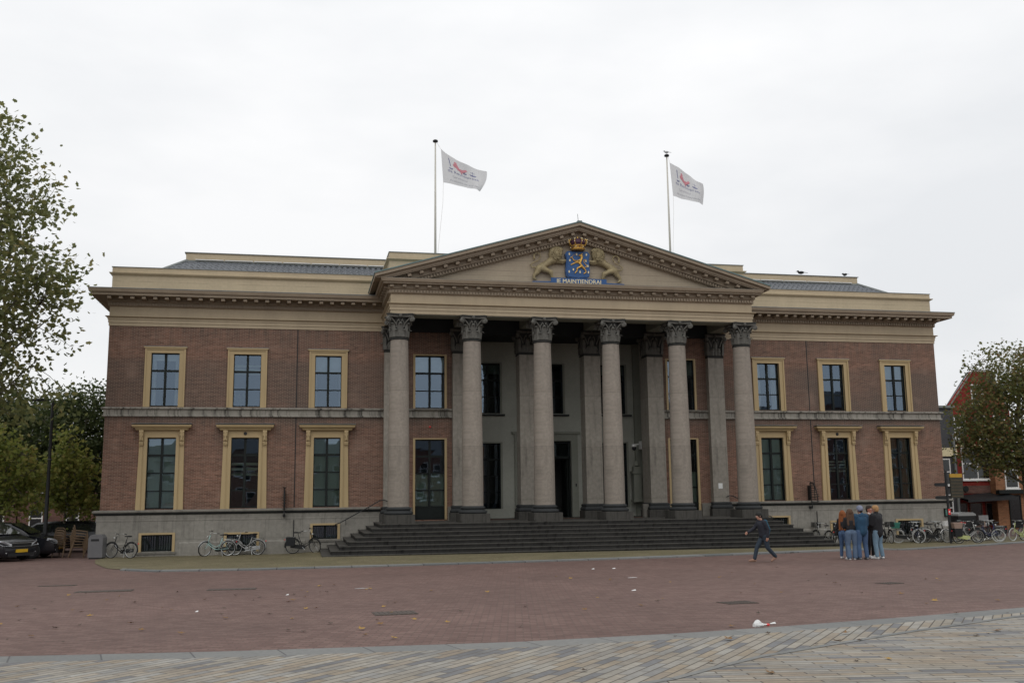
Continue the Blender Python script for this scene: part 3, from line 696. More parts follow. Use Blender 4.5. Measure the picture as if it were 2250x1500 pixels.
        if ty == 'slats':
            for q in range(it[3]):
                z = zg+(z1-zg)*it[1]+q*(z1-zg)*it[2]/it[3]; mb.box(cx-w+.05, cx+w-.05, fy+.17, fy+.2, z, z+.5*(z1-zg)*it[2]/it[3])
            mb.build('blind', 'blind', ob)
        if ty == 'plant':
            rr = random.Random(3); mb.lathe([(.05, 0), (.08, .14)], (cx+it[1], fy+.35, zg+.05), 10)
            for _ in range(26):
                a_, e_ = rr.uniform(0, 6.28), rr.uniform(.2, 1.4); c0 = Vector((cx+it[1], fy+.35, zg+.2)); d_ = Vector((math.cos(a_)*math.cos(e_), math.sin(a_)*math.cos(e_)*.5, math.sin(e_)))
                p_ = c0+d_*rr.uniform(.15, .42); s2 = Vector((.05, 0, .02)); mb.add([tuple(c0), tuple(p_+s2), tuple(p_+d_*.12), tuple(p_-s2)], [(0, 1, 2, 3)])
            mb.build('pot_plant', 'leaf_dark', ob)
    return ob
V = 'voile'; BL = 'blind'; DB = 'dark_blind'
up_in = {-17.87: [('curtain', .22, V), ('blind', .86, V)], -14.37: [('slats', .62, .22, 3), ('plant', -.3)], -10.81: [('blind', .68, V), ('curtain', .12, V)],
         10.81: [('curtain', .32, V)], 14.37: [('slats', .66, .1, 1)], 17.87: [('blind', .67, V), ('curtain', .5, DB)]}
lo_in = {-17.87: [('blind', .02, BL)], -14.37: [('slats', .46, .22, 3)], -10.81: [('blind', .02, BL)],
         10.81: [('lowblind', .97, BL)], 14.37: [('slats', .45, .2, 4)], 17.87: [('curtain', .6, DB)]}
k = 0
for c in up_in:
    k += 1; window('upper', c, 0, .62, 6.62, 8.99, 3, inside=up_in[c], seed=k); window('lower', c, 0, .62, 2.19, 5.27, 4, inside=lo_in[c], seed=k+20)
for s_ in (-1, 1):
    window('thin', s_*BAY, 0, .72, 6.6, 9.06, 3, inside=[('blind', .7, V if s_ < 0 else DB)], seed=40+s_)
    window('thin', s_*BAY, 0, .72, 1.56, 5.18, 4, inside=[('lowblind', .5, BL)], door=True, seed=43+s_)
    window('thin', s_*3.26, RY, .98, 6.62, 9.12, 3, 3, 'stucco_trim', seed=46+s_, inside=[('blind', .8, DB)]); window('thin', s_*3.26, RY, .98, 1.95, 5.15, 4, 3, 'stucco_trim', seed=49+s_)
window('thin', 0, RY, .96, 6.62, 9.12, 3, 3, 'stucco_trim', seed=55)
for h in pl_holes: window('basement', (h[0]+h[1])/2, -.1, (h[1]-h[0])/2, h[2], h[3], 1, 2, inside=[('curtain', .3, DB)], seed=60)
for x0, x1 in ((-4.5, -2.1), (-1.2, 1.2), (2.1, 4.5)):
    b = MB(); b.box(x0, x1, RY-.14, RY, 6.5, 6.58); b.build('window_sill', 'black_stone', CH)
for s_ in (-1, 1):
    b = MB(); b.box(s_*BAY-.85, s_*BAY+.85, -.2, 0, 6.53, 6.592); b.build('window_sill', 'stone_trim', CH)
for cx in (-14.37, 14.37):   # round vent in the middle hood of each wing
    b = MB(); b.lathe([(.075, -.02), (.075, 0)], (cx, -.06, 5.44), 12, axis='y'); b.build('vent', 'iron', CH)
# alarm lamp over the left portico window
b = MB(); b.ball((-6.17, -.03, 5.75), (.05, .05, .05)); b.build('alarm_lamp', 'red', CH)

# ---------------- columns
def acanthus(b, cx, cyy, ang, r, z0, h, w, curl, mi=0):
    """one leaf standing on the bell: a curling tapered strip with a mid rib"""
    ca, sa = math.cos(ang), math.sin(ang); n = 7; vs = []
    for i in range(n+1):
        t = i/n
        if t < .72: rr = r+.02+.05*t; z = z0+h*(t/.72)*.97
        else:
            u = (t-.72)/.28*PI*.85; rr = r+.056+curl*(1-math.cos(u))*.75; z = z0+h*.97+curl*.6*math.sin(u)-(.3*curl if u > 1.8 else 0)
        ww = w*(1-.25*t)*(1+.18*math.sin(t*PI*5)) if t < .85 else w*.55
        for q, (lat, outw) in enumerate(((-1, -.018), (-.45, .012), (0, .035), (.45, .012), (1, -.018))):
            x = rr+outw; vs.append((cx+x*ca-lat*ww/2*sa, cyy+x*sa+lat*ww/2*ca, z))
    b.add(vs, [(i*5+q, i*5+q+1, (i+1)*5+q+1, (i+1)*5+q) for i in range(n) for q in range(4)], mi)
def capital_mesh(square, zb, zt, r, ra):
    """two meshes in local coordinates about the axis: (bell+leaves+abacus)"""
    b = MB(); H = zt-zb
    if square:
        b.box(-r, r, -r, r, zb+.12, zt-.1, 1); b.box(-r-.03, r+.03, -r-.03, r+.03, zb+.03, zb+.075, 1); b.box(-r-.01, r+.01, -r-.01, r+.01, zb, zb+.12, 1)
    else:
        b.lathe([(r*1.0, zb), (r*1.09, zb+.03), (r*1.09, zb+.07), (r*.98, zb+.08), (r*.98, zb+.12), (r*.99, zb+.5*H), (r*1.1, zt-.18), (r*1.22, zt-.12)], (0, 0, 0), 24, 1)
    def pos(a):
        if not square: return 0, 0, a, r*.98
        c, s2 = math.cos(a), math.sin(a); m_ = max(abs(c), abs(s2)); px, py = r*c/m_, r*s2/m_
        na = round(a/(PI/2))*PI/2 if abs(abs(c)-abs(s2)) > .05 else a
        nr = Vector((math.cos(na), math.sin(na))); d = px*nr.x+py*nr.y
        return px-nr.x*d, py-nr.y*d, na, d
    for k_ in range(8):
        x, y, a, rr = pos(k_*PI/4+PI/8+.0); acanthus(b, x, y, a, rr, zb+.12, .26*H, .26, .075)
        x, y, a, rr = pos(k_*PI/4); acanthus(b, x, y, a, rr, zb+.12, .52*H, .24, .085)
    for k_ in range(4):     # volutes at the corners with their stalks
        a = k_*PI/2+PI/4; R0 = r*(1.38 if square else 1.05)
        for s_ in (-1, 1):
            pts = []; 
            for t in range(9):
                u = t/8; aa = a+s_*.42*(1-u)**1.3*(1.15 if not square else .8); rr = R0*(1-.06*(1-u))+(ra*1.30-R0)*u**1.6; pts.append((rr*math.cos(aa), rr*math.sin(aa), zb+.45*H+.42*H*min(1, u*1.15)**.8))
            b.tube(pts, [.035-.006*i/8 for i in range(9)], 6)
        c = (ra*1.26*math.cos(a), ra*1.26*math.sin(a), zt-.22*H)
        for rr_, tt in ((.105, .05), (.06, .075)):
            b.lathe([(rr_, -tt), (rr_*1.1, 0), (rr_, tt)], (0, 0, 0), 12); nv = 36; ro = Matrix.Rotation(a, 3, 'Z') @ Matrix.Rotation(PI/2, 3, 'X')
            for i in range(b.n-nv, b.n): b.v[i] = tuple(ro @ Vector(b.v[i])+Vector(c))
        # inner helices, fleuron
        a = k_*PI/2; rf = ra*.98
        for s_ in (-1, 1): b.tube([(r*1.02*math.cos(a+s_*.42), r*1.02*math.sin(a+s_*.42), zb+.48*H), (r*1.1*math.cos(a+s_*.36), r*1.1*math.sin(a+s_*.36), zb+.68*H), (r*1.2*math.cos(a+s_*.14), r*1.2*math.sin(a+s_*.14), zb+.78*H), (r*1.2*math.cos(a+s_*.1), r*1.2*math.sin(a+s_*.1), zb+.70*H)], [.028, .03, .035, .02], 6)
        b.ball((rf*.93*math.cos(a), rf*.93*math.sin(a), zt-.09*H), (.075, .075, .085), 0, 8, 6)
        b.ball((r*1.12*math.cos(a), r*1.12*math.sin(a), zb+.62*H), (.06, .06, .09), 0, 8, 6)
    # abacus with hollow sides
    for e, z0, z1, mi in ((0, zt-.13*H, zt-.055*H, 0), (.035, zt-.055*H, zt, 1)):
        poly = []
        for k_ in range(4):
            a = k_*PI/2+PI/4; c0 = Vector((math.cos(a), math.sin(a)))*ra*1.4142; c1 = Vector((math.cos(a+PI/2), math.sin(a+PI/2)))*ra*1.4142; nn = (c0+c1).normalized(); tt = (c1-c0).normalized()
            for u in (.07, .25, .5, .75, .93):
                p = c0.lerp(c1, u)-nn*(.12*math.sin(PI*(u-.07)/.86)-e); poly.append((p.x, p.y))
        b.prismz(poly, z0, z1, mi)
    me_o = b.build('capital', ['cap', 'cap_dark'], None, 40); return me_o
ZC0, ZC1 = 9.22, 10.33
cap_round = capital_mesh(False, 0, ZC1-ZC0, .38, .56)
cap_sq = capital_mesh(True, 0, ZC1-9.14, .39, .53)
first = {'r': True, 's': True}
def put_cap(kind, parent, loc):
    src = cap_round if kind == 'r' else cap_sq
    if first[kind]: o = src; first[kind] = False
    else: o = src.copy(); COL.objects.link(o)
    o.parent = parent; o.location = loc; return o
for i in range(6):
    x = (2*i-5)*1.58; yc = -3.25
    b = MB(); prof = []
    for j in range(17):
        t = j/16; r = .455-.075*(t**1.7); prof.append((r, 2.17+(ZC0-2.17)*t))
    b.lathe(prof, (0, 0, 0), 40); o = b.build('column', 'shaft', CH, 40, (x, yc, 0))
    put_cap('r', o, (0, 0, ZC0))
    b = MB(); b.lathe([(.57, 1.86), (.61, 1.90), (.61, 1.95), (.57, 1.99), (.52, 2.0), (.49, 2.03), (.50, 2.06), (.54, 2.08), (.54, 2.12), (.50, 2.15), (.47, 2.16), (.456, 2.18)], (0, 0, 0), 40)
    b.build('column_base', 'black_stone', o, 50)
    b = MB(); b.box(-.63, .63, -.63, .63, 1.49, 1.86); b.build('plinth_block', 'step_side', o)
# pilasters and square pillars in the wall plane
for i in range(6):
    x = (2*i-5)*1.58; free = i in (2, 3)
    b = MB(); y0, y1 = -.32, (.46 if free else (.8 if i in (1, 4) else .0))
    b.box(-.40, .40, y0, y1, 2.1, 9.15); o = b.build('pillar' if free else 'pilaster', 'pil', CH, loc=(x, 0, 0))
    put_cap('s', o, (0, .07, 9.14))
    b = MB(); b.sweep([(0, 1.86), (.10, 1.86), (.13, 1.90), (.13, 1.95), (.09, 2.0), (.06, 2.05), (.08, 2.09), (.08, 2.13), (.02, 2.17), (0, 2.17)], [(-.4, y1), (-.4, y0), (.4, y0), (.4, y1)] if not free else [(-.4, y1), (-.4, y0), (.4, y0), (.4, y1), (-.39, y1)])
    b.build('pillar_base', 'black_stone', o); b = MB(); b.box(-.56, .56, y0-.16, y1, 1.49, 1.858); b.build('plinth_block', 'step_side', o)
    if i in (1, 4):
        b = MB(); b.box(-.40, .40, .46, .8, 9.1, 10.34); b.build('pillar_top', 'pil', o)
# ---------------- steps (wrapping round three sides)
b = MB(); NS = 8; ZP = 1.5
b.box(-REC, REC, -.3, RY+.3, 1.3, 1.497)
for j in range(NS+1):
    zt = ZP-j*.158; zb_ = zt-.158 if j < NS else -.2; ex = 8.70+j*.335; ey = -3.98-j*.265
    b.box(-ex, ex, ey, -.11, zb_-(.01), zt-.035-(.0), 0)
    b.box(-ex-.025, ex+.025, ey-.025, -.11+.001*j, zt-.035, zt, 1)
b.build('steps', ['step', 'step_side'], CH)
# wall mounted handrails beside the steps
for s_ in (-1, 1):
    b = MB(); pts = [(-10.42, -.42, 1.42), (-10.2, -.42, 1.50), (-8.85, -.42, 2.22), (-8.5, -.42, 2.42), (-8.28, -.42, 2.47), (-8.1, -.42, 2.40)]
    b.tube([(s_*-x, y, z) for x, y, z in [(-p[0], p[1], p[2]) for p in pts]], .022, 8)
    for x, z in ((-9.95, 1.63), (-8.95, 2.16)): b.tube([(s_*x, -.1, z-.2), (s_*x, -.42, z-.18), (s_*x, -.42, z)], .014, 6)
    b.build('handrail', 'iron', CH)
# iron climb guards on both wings
for x0 in (-12.62, 12.62):
    b = MB()
    b.box(x0-.03, x0+.03, -.30, -.02, 2.2, 2.9); b.cbox((x0, -.18, 1.85), (.10, .16, .12)); b.tube([(x0, -.12, 1.86), (x0, -.36, 1.80), (x0, -.40, 1.95), (x0, -.30, 2.2)], .02, 6)
    arc = []
    for q in range(13):
        a = math.radians(92-q*8.2); arc.append((x0, -.3-.62*math.cos(a)*1.0, 2.2+.85*math.sin(a)))
    b.tube(arc, .024, 6); b.tube([(x0, -.25, 2.2), (x0, -.25, 3.05)], .028, 6)
    for q, p in enumerate(arc[1:]):
        b.tube([(x0, -.25, p[2]), p, (x0, p[1]-.10, p[2]+.04)], [.016, .016, .003], 5); b.tube([p, (x0-.10, p[1]-.05, p[2]+.06)], [.015, .002], 5); b.tube([p, (x0+.10, p[1]-.05, p[2]+.06)], [.015, .002], 5)
    for q in range(6): b.tube([(x0, -.12, 2.25+q*.12), (x0-.10, -.2, 2.30+q*.12)], [.012, .002], 5); b.tube([(x0, -.12, 2.25+q*.12), (x0+.10, -.2, 2.30+q*.12)], [.012, .002], 5)
    b.build('climb_guard', 'iron', CH)
# camera dome, wall niche ornament, notice
b = MB(); b.ball((4.30, RY-.9, 4.85), (.11, .11, .12), 1); b.lathe([(.12, 0), (.12, .12)], (4.30, RY-.9, 4.92), 14); b.tube([(4.30, RY-.9, 5.02), (4.62, RY-.9, 5.06)], .035, 6); b.box(4.6, 4.76, RY-1, RY-.75, 4.8, 5.2); b.build('security_camera', ['white', 'iron'], CH)
b = MB(); b.box(4.35, 4.75, RY-.6, RY-.2, 2.3, 3.6); b.box(4.27, 4.78, RY-.66, RY-.2, 3.6, 3.72); b.box(4.38, 4.76, RY-.58, RY-.2, 3.72, 3.95); b.box(4.30, 4.77, RY-.64, RY-.2, 2.2, 2.3); b.lathe([(.0, 0), (.16, .05), (.10, .2), (.04, .3)], (4.56, RY-.4, 3.95), 12)
b.box(4.40, 4.70, RY-.615, RY-.6, 2.45, 3.5); b.build('wall_tablet', 'stucco_trim', CH)
b = MB(); b.box(7.76, 7.97, -.331, -.322, 2.80, 3.06); b.build('notice_sheet', 'paper', CH)
b = MB(); b.box(20.02, 20.34, -.20, -.102, 1.28, 1.68); wb = b.build('poster_case', 'black_paint', CH)
b = MB(); b.box(20.05, 20.31, -.204, -.201, 1.32, 1.64); b.build('poster', mat('teal_poster', (.08, .2, .17), .4, .6, 8, bump=0), wb)

# ---------------- coat of arms on the tympanum
def U(u): return (u-1078)/407.6       # tracing of the relief -> metres in the tympanum plane
def ZZ(v, u=1075): return 14.13+u*.000107-v/419.7
b = MB(); YT = -3.52
sh = [(-.52, 12.21), (-.45, 12.15), (-.1, 12.12), (0, 12.07), (.1, 12.12), (.45, 12.15), (.52, 12.21), (.56, 12.45), (.53, 12.8), (.52, 13.0), (.57, 13.22), (.48, 13.36), (-.48, 13.36), (-.57, 13.22), (-.52, 13.0), (-.53, 12.8), (-.56, 12.45)]
b.prism(sh, YT-.22, YT); b.prism([(x*.92, 12.73+(z-12.73)*.93) for x, z in sh], YT-.25, YT-.221)
ARM = b.build('coat_of_arms', 'blue', CH)
def blobs(name, parts, mt, parent, vox=.012, smooth=3, loc=None, kindm=None):
    """one continuous surface grown from tapered capsules [(p0,r0,p1,r1)] by voxel remeshing"""
    bb = MB()
    for p0, r0, p1, r1 in parts:
        p0, p1 = Vector(p0), Vector(p1); d = p1-p0; Ln = d.length
        if Ln < 1e-6: bb.ball(p0, r0, 0, 14, 10); continue
        q = d.to_track_quat('Z', 'Y').to_matrix(); prof = []
        for j in range(6): a = -PI/2+PI/2*j/5; prof.append((max(1e-3, r0*math.cos(a)), r0*math.sin(a)))
        for j in range(6): a = PI/2*j/5; prof.append((max(1e-3, r1*math.cos(a)), Ln+r1*math.sin(a)))
        n0 = bb.n; bb.lathe(prof, (0, 0, 0), 14)
        for i in range(n0, bb.n): bb.v[i] = tuple(q @ Vector(bb.v[i])+p0)
    o = bb.build(name, mt, None)
    r_ = o.modifiers.new('r', 'REMESH'); r_.mode = 'VOXEL'; r_.voxel_size = vox; r_.use_smooth_shade = True
    s2 = o.modifiers.new('s', 'SMOOTH'); s2.factor = .5; s2.iterations = smooth
    bpy.context.view_layer.update(); me = bpy.data.meshes.new_from_object(o.evaluated_get(bpy.context.evaluated_depsgraph_get()))
    o.modifiers.clear(); old = o.data; o.data = me; me.name = name; bpy.data.meshes.remove(old)
    for p in me.polygons: p.use_smooth = True
    if parent: o.parent = parent
    if loc: o.location = loc
    return o
def chain(pts, y=0, sc=1.0):
    r = []
    for a, c in zip(pts[:-1], pts[1:]): r.append(((U(a[0]), y+(a[3] if len(a) > 3 else 0), ZZ(a[1], a[0])), a[2]*sc, (U(c[0]), y+(c[3] if len(c) > 3 else 0), ZZ(c[1], c[0])), c[2]*sc))
    return r
# supporter, traced on the left one: body, mane, legs, arm, tail
sup = []
sup += chain([(370, 680, .17), (470, 610, .15), (560, 560, .15), (640, 520, .19), (700, 450, .22), (720, 390, .20)])
sup += chain([(640, 500, .2), (600, 420, .14), (620, 350, .15), (690, 320, .15), (750, 320, .12, -.02), (790, 330, .07, -.04)])
sup += chain([(690, 350, .2, -.03), (760, 365, .08, -.06)])
sup += chain([(680, 400, .2, -.05), (640, 470, .18, -.02), (730, 450, .15, -.03), (560, 520, .10)])
sup += chain([(690, 520, .09, -.04), (780, 545, .07, -.04), (870, 540, .055, -.03)]) + chain([(700, 560, .08), (800, 575, .06), (860, 560, .05)])
sup += chain([(360, 690, .17), (320, 760, .12), (270, 810, .075), (262, 870, .06), (300, 885, .045)])
sup += chain([(420, 690, .15, -.03), (490, 720, .12, -.05), (570, 760, .11, -.05), (590, 820, .075, -.04), (600, 860, .055, -.04)])
sup += chain([(300, 660, .035), (240, 660, .03), (205, 610, .028), (250, 570, .028), (340, 530, .028), (395, 460, .028), (380, 400, .028), (320, 385, .028), (270, 420, .035), (275, 490, .055), (270, 505, .03)])
lion = blobs('supporter_lion', [((p0[0], YT-.10+p0[1], p0[2]), r0, (p1[0], YT-.10+p1[1], p1[2]), r1) for p0, r0, p1, r1 in sup], 'gilt_dull', ARM, .018, 2)
# curls of the mane
rr = random.Random(5); mb = MB()
for _ in range(110):
    u = rr.uniform(590, 760); v = rr.uniform(320, 520)
    if (u-680)**2/90**2+(v-415)**2/110**2 < 1: mb.torus((U(u), YT-.29-rr.uniform(0, .04), ZZ(v, u)), rr.uniform(.02, .04), .014, 'y', 8, 5)
mb.build('mane', 'gilt_dull', ARM, True)
for src in (lion, bpy.data.objects['mane']):
    o = src.copy(); COL.objects.link(o); me = src.data.copy(); me.transform(Matrix.Scale(-1, 4, (1, 0, 0))); me.flip_normals(); o.data = me; o.location = (.0, 0, 0); o.parent = ARM
# rampant lion on the shield
ch = []
ch += chain([(1140, 450, .05), (1150, 500, .055), (1130, 560, .055), (1110, 610, .05), (1150, 660, .055), (1180, 700, .05)])
ch += chain([(1150, 470, .06), (1120, 450, .04), (1095, 460, .02)]) + chain([(1150, 430, .03), (1165, 420, .02)])
ch += chain([(1120, 540, .04), (1060, 560, .03), (1000, 550, .025), (975, 510, .022), (960, 480, .02)]) + chain([(1100, 590, .04), (1030, 590, .032), (970, 620, .03), (945, 635, .025)])
ch += chain([(1130, 670, .05), (1060, 700, .035), (1055, 750, .028), (1020, 790, .025)]) + chain([(1180, 700, .045), (1220, 745, .033), (1225, 780, .028), (1185, 805, .025)])
ch += chain([(1185, 690, .018), (1230, 680, .016), (1235, 640, .016), (1190, 590, .016), (1190, 540, .016), (1225, 540, .018), (1240, 560, .014)]) + chain([(960, 480, .010), (1035, 415, .008)]) + chain([(930, 500, .014), (975, 470, .014)])
blobs('rampant_lion', [((p0[0], YT-.27, p0[2]), r0, (p1[0], YT-.27, p1[2]), r1) for p0, r0, p1, r1 in ch], 'gold', ARM, .009, 1)
b = MB()
for u, v in ((918, 425), (1055, 433), (1240, 440), (925, 545), (1262, 660), (988, 722), (908, 762), (1113, 773), (1272, 778), (1228, 560)): b.box(U(u)-.028, U(u)+.028, YT-.275, YT-.251, ZZ(v, u)-.05, ZZ(v, u)+.05)
b.build('billets', 'cream_gold', ARM)
# crown
b = MB(); zc = 13.38
b.lathe([(.30, 0), (.32, .03), (.32, .06), (.29, .08), (.30, .16), (.33, .19), (.33, .21)], (0, YT-.28, zc), 28, 0)
for q in range(12): a = q*PI/6; b.ball((.33*math.cos(a), YT-.28+.33*math.sin(a), zc+.12), (.03, .03, .03), 2 if q % 2 else 1, 8, 6)
b.lathe([(.26, 0), (.33, .12), (.30, .26), (.12, .34), (.02, .35)], (0, YT-.28, zc+.2), 20, 2)
for q in range(8):
    a = q*PI/4+.2; ca, sa = math.cos(a), math.sin(a); pts = [(.31, .2), (.42, .33), (.43, .43), (.34, .47), (.18, .46), (.05, .42)]
    b.tube([(r*ca, YT-.28+r*sa, zc+z) for r, z in pts], .022, 6, 0)
    for r, z in pts[1:5]: b.ball((r*1.06*ca, YT-.28+r*1.06*sa, zc+z+.02), (.026, .026, .026), 1, 7, 5)
b.ball((0, YT-.28, zc+.47), (.055, .055, .055), 0); b.box(-.018, .018, YT-.30, YT-.26, zc+.50, zc+.64); b.box(-.05, .05, YT-.299, YT-.261, zc+.55, zc+.58)
b.build('crown', ['gold', 'cream_gold', 'crown_red'], ARM, 40)
b = MB(); b.prism([(-1.28, 11.80), (1.28, 11.80), (1.28, 12.09), (-1.28, 12.09)], YT-.36, YT-.30); b.prism([(-2.12, 11.80), (-1.281, 11.80), (-1.281, 11.93), (-2.12, 11.91)], YT-.33, YT-.1); b.prism([(1.281, 11.80), (2.12, 11.80), (2.12, 11.91), (1.281, 11.93)], YT-.33, YT-.1)
b.build('motto_ribbon', 'blue', ARM)
vs, fs = text_mesh('JE MAINTIENDRAI', .265); b = MB(); mxx = max(abs(v[0]) for v in vs)
b.add([(v[0]/mxx*1.05, YT-.364, 11.865+v[1]*.98) for v in vs], fs); b.add([(v[0]/mxx*1.05+.008, YT-.366, 11.865+v[1]*.98) for v in vs], fs); b.build('motto_lettering', 'cream_gold', ARM)

# ================================================================== FLAGS
def flag(name_x, T, B, label, seed, polelabel, top, birdy=False):
    x0 = name_x; b = MB(); b.lathe([(.06, 13.0), (.05, 16), (.035, 19.45)], (x0, 0, 0), 10); po = b.build('flagpole', 'pole', None, True)
    # origin at its foot
    po.data.transform(Matrix.Translation((-x0, 0, -13.0))); po.location = (x0, 0, 13.0)
    tag(po, polelabel, 'flagpole', 'flagpoles on the courthouse roof')
    b = MB(); b.lathe([(.03, 6.44), (.12, 6.47), (.13, 6.53), (.09, 6.57), (.02, 6.6)], (0, 0, 0), 14); b.build('pole_cap', 'iron', po, True)
    b = MB(); b.tube([(.05, -.05, 6.45), (T[0][0]-x0-.01, -.03, T[0][1]-13.02)], .006, 4); b.tube([(B[0][0]-x0, -.03, B[0][1]-13), (B[0][0]-x0-.02, -.05, 3.5), (.05, -.07, .3)], .006, 4); b.build('halyard', 'pole', po)
    def q3(P, u):   # quadratic through three points
        l0, l1, l2 = 2*(u-.5)*(u-1), -4*u*(u-1), 2*u*(u-.5); return P[0][0]*l0+P[1][0]*l1+P[2][0]*l2, P[0][1]*l0+P[1][1]*l1+P[2][1]*l2
    ph = seed*1.3
    def S3(u, v, off=0):
        a, c = q3(T, u), q3(B, u); x = a[0]*(1-v)+c[0]*v; z = a[1]*(1-v)+c[1]*v
        z += .05*u*math.sin(9*u+ph+1.5*v)*(1-v*.5); x += .10*u*u*math.sin(PI*v)*(1 if seed == 1 else .4)
        y = .16*u*math.sin(8.5*u+2.4*v+ph)+.05*u*math.sin(17*u-3*v)
        return (x, y-off, z)
    b = MB(); nu, nv = 48, 28; b.add([S3(i/nu, j/nv) for i in range(nu+1) for j in range(nv+1)], [(i*(nv+1)+j, i*(nv+1)+j+1, (i+1)*(nv+1)+j+1, (i+1)*(nv+1)+j) for i in range(nu) for j in range(nv)])
    fo = b.build('flag', 'flagcloth', None, True); c0 = Vector(S3(0, 0)); fo.data.transform(Matrix.Translation(-c0)); fo.location = c0
    tag(fo, label, 'flag', 'white court flags')
    def put(nm, mt, items):
        mb = MB()
        for vs_, fs_ in items: mb.add([tuple(Vector(S3(u, v, .008))-c0) for u, v in vs_], fs_)
        mb.build(nm, mt, fo)
    def txt(s, size, uc, vb, wid):
        vs_, fs_ = text_mesh(s, size); mx_ = max(abs(p[0]) for p in vs_); return [(uc+p[0]/mx_*wid/2, vb-p[1]/.72*.0-p[1]) for p in vs_], fs_
    put('lettering', 'flagnavy', [txt('de Rechtspraak', .135, .50, .60, .74)])
    put('small_lettering', 'flaggrey', [txt('Gerechtshof', .10, .42, .76, .38), txt('Arnhem-Leeuwarden', .095, .52, .90, .74)])
    def poly(pts): return pts, [tuple(range(len(pts)))]
    def disc(u, v, ru, rv, a0=0, a1=2*PI, n=14): return poly([(u, v)]+[(u+ru*math.cos(a0+(a1-a0)*k/n), v+rv*math.sin(a0+(a1-a0)*k/n)) for k in range(n+1)])
    put('figure_emblem', 'flagred', [disc(.37, .20, .035, .06), disc(.35, .30, .055, .07), poly([(.33, .26), (.41, .24), (.45, .36), (.40, .44), (.35, .36)]), poly([(.40, .34), (.52, .33), (.60, .26), (.63, .31), (.55, .42), (.47, .47), (.42, .43)]), poly([(.46, .42), (.50, .43), (.49, .52), (.47, .52)])])
    put('scales_emblem', 'flagnavy', [poly([(.20, .12), (.225, .12), (.235, .38), (.215, .38)]), disc(.23, .44, .05, .05, 0, PI), disc(.74, .40, .07, .07, 0, PI), poly([(.735, .26), (.745, .26), (.745, .41), (.735, .41)]), disc(.56, .42, .05, .06, 0, PI), poly([(.69, .30), (.79, .30), (.79, .312), (.69, .312)])])
M['flagcloth'] = mat_leaf('flag_cloth', [(.70, .70, .71), (.74, .74, .75)], .35); M['flagnavy'] = mat('flag_navy', (.22, .23, .36), .8, .1, 3, bump=0); M['flaggrey'] = mat('flag_grey', (.46, .46, .5), .8, .1, 3, bump=0); M['flagred'] = mat('flag_red', (.62, .26, .30), .8, .15, 3, bump=0)
flag(-5.92, [(-5.65, 19.15), (-4.74, 18.56), (-3.42, 18.14)], [(-5.54, 17.47), (-4.5, 17.30), (-3.76, 17.12)], 'white flag with red and navy court emblem on the left pole, flying fully open', 1, 'white flagpole on the roof left of the pediment, bare on top', 19.5)
flag(5.88, [(6.02, 19.16), (6.83, 18.70), (7.69, 18.10)], [(6.14, 17.42), (6.94, 17.22), (7.80, 17.06)], 'white flag with pink emblem on the right pole, its outer corner folded over', 2, 'white flagpole on the roof right of the pediment with a gull on top', 19.5)
def bird(loc, rz, mt, label, sc=1, name='crow'):
    b = MB(); b.ball((0, 0, .13), (.15, .07, .075)); b.ball((.14, 0, .20), (.055, .048, .05)); b.lathe([(.018, 0), (.001, .07)], (.185, 0, .20), 6, 1, axis='x'); b.add([(-.10, -.03, .13), (-.10, .03, .13), (-.32, .035, .09), (-.32, -.035, .09), (-.10, 0, .16)], [(0, 1, 2, 3), (0, 3, 4), (1, 4, 2), (2, 4, 3)])
    b.tube([(0, .02, .08), (.01, .02, 0)], .007, 5, 1); b.tube([(0, -.02, .08), (.01, -.02, 0)], .007, 5, 1)
    o = b.build(name, mt, None, 50); o.location = loc; o.rotation_euler = (0, 0, rz); o.scale = (sc,)*3; tag(o, label, 'bird')
bird((14.15, 2.2, 14.095), 2.7, ['iron', 'iron'], 'black bird perched on the upper attic edge, left of the two there', 1.1)
bird((16.75, 2.2, 14.095), 1.9, ['iron', 'iron'], 'black bird perched near the right end of the upper attic edge', .95)
bird((5.88, 0, 19.6), 2.9, [mat('gull_grey', (.45, .46, .47), .8), 'iron'], 'pale gull standing on top of the right flagpole', .75, 'gull')

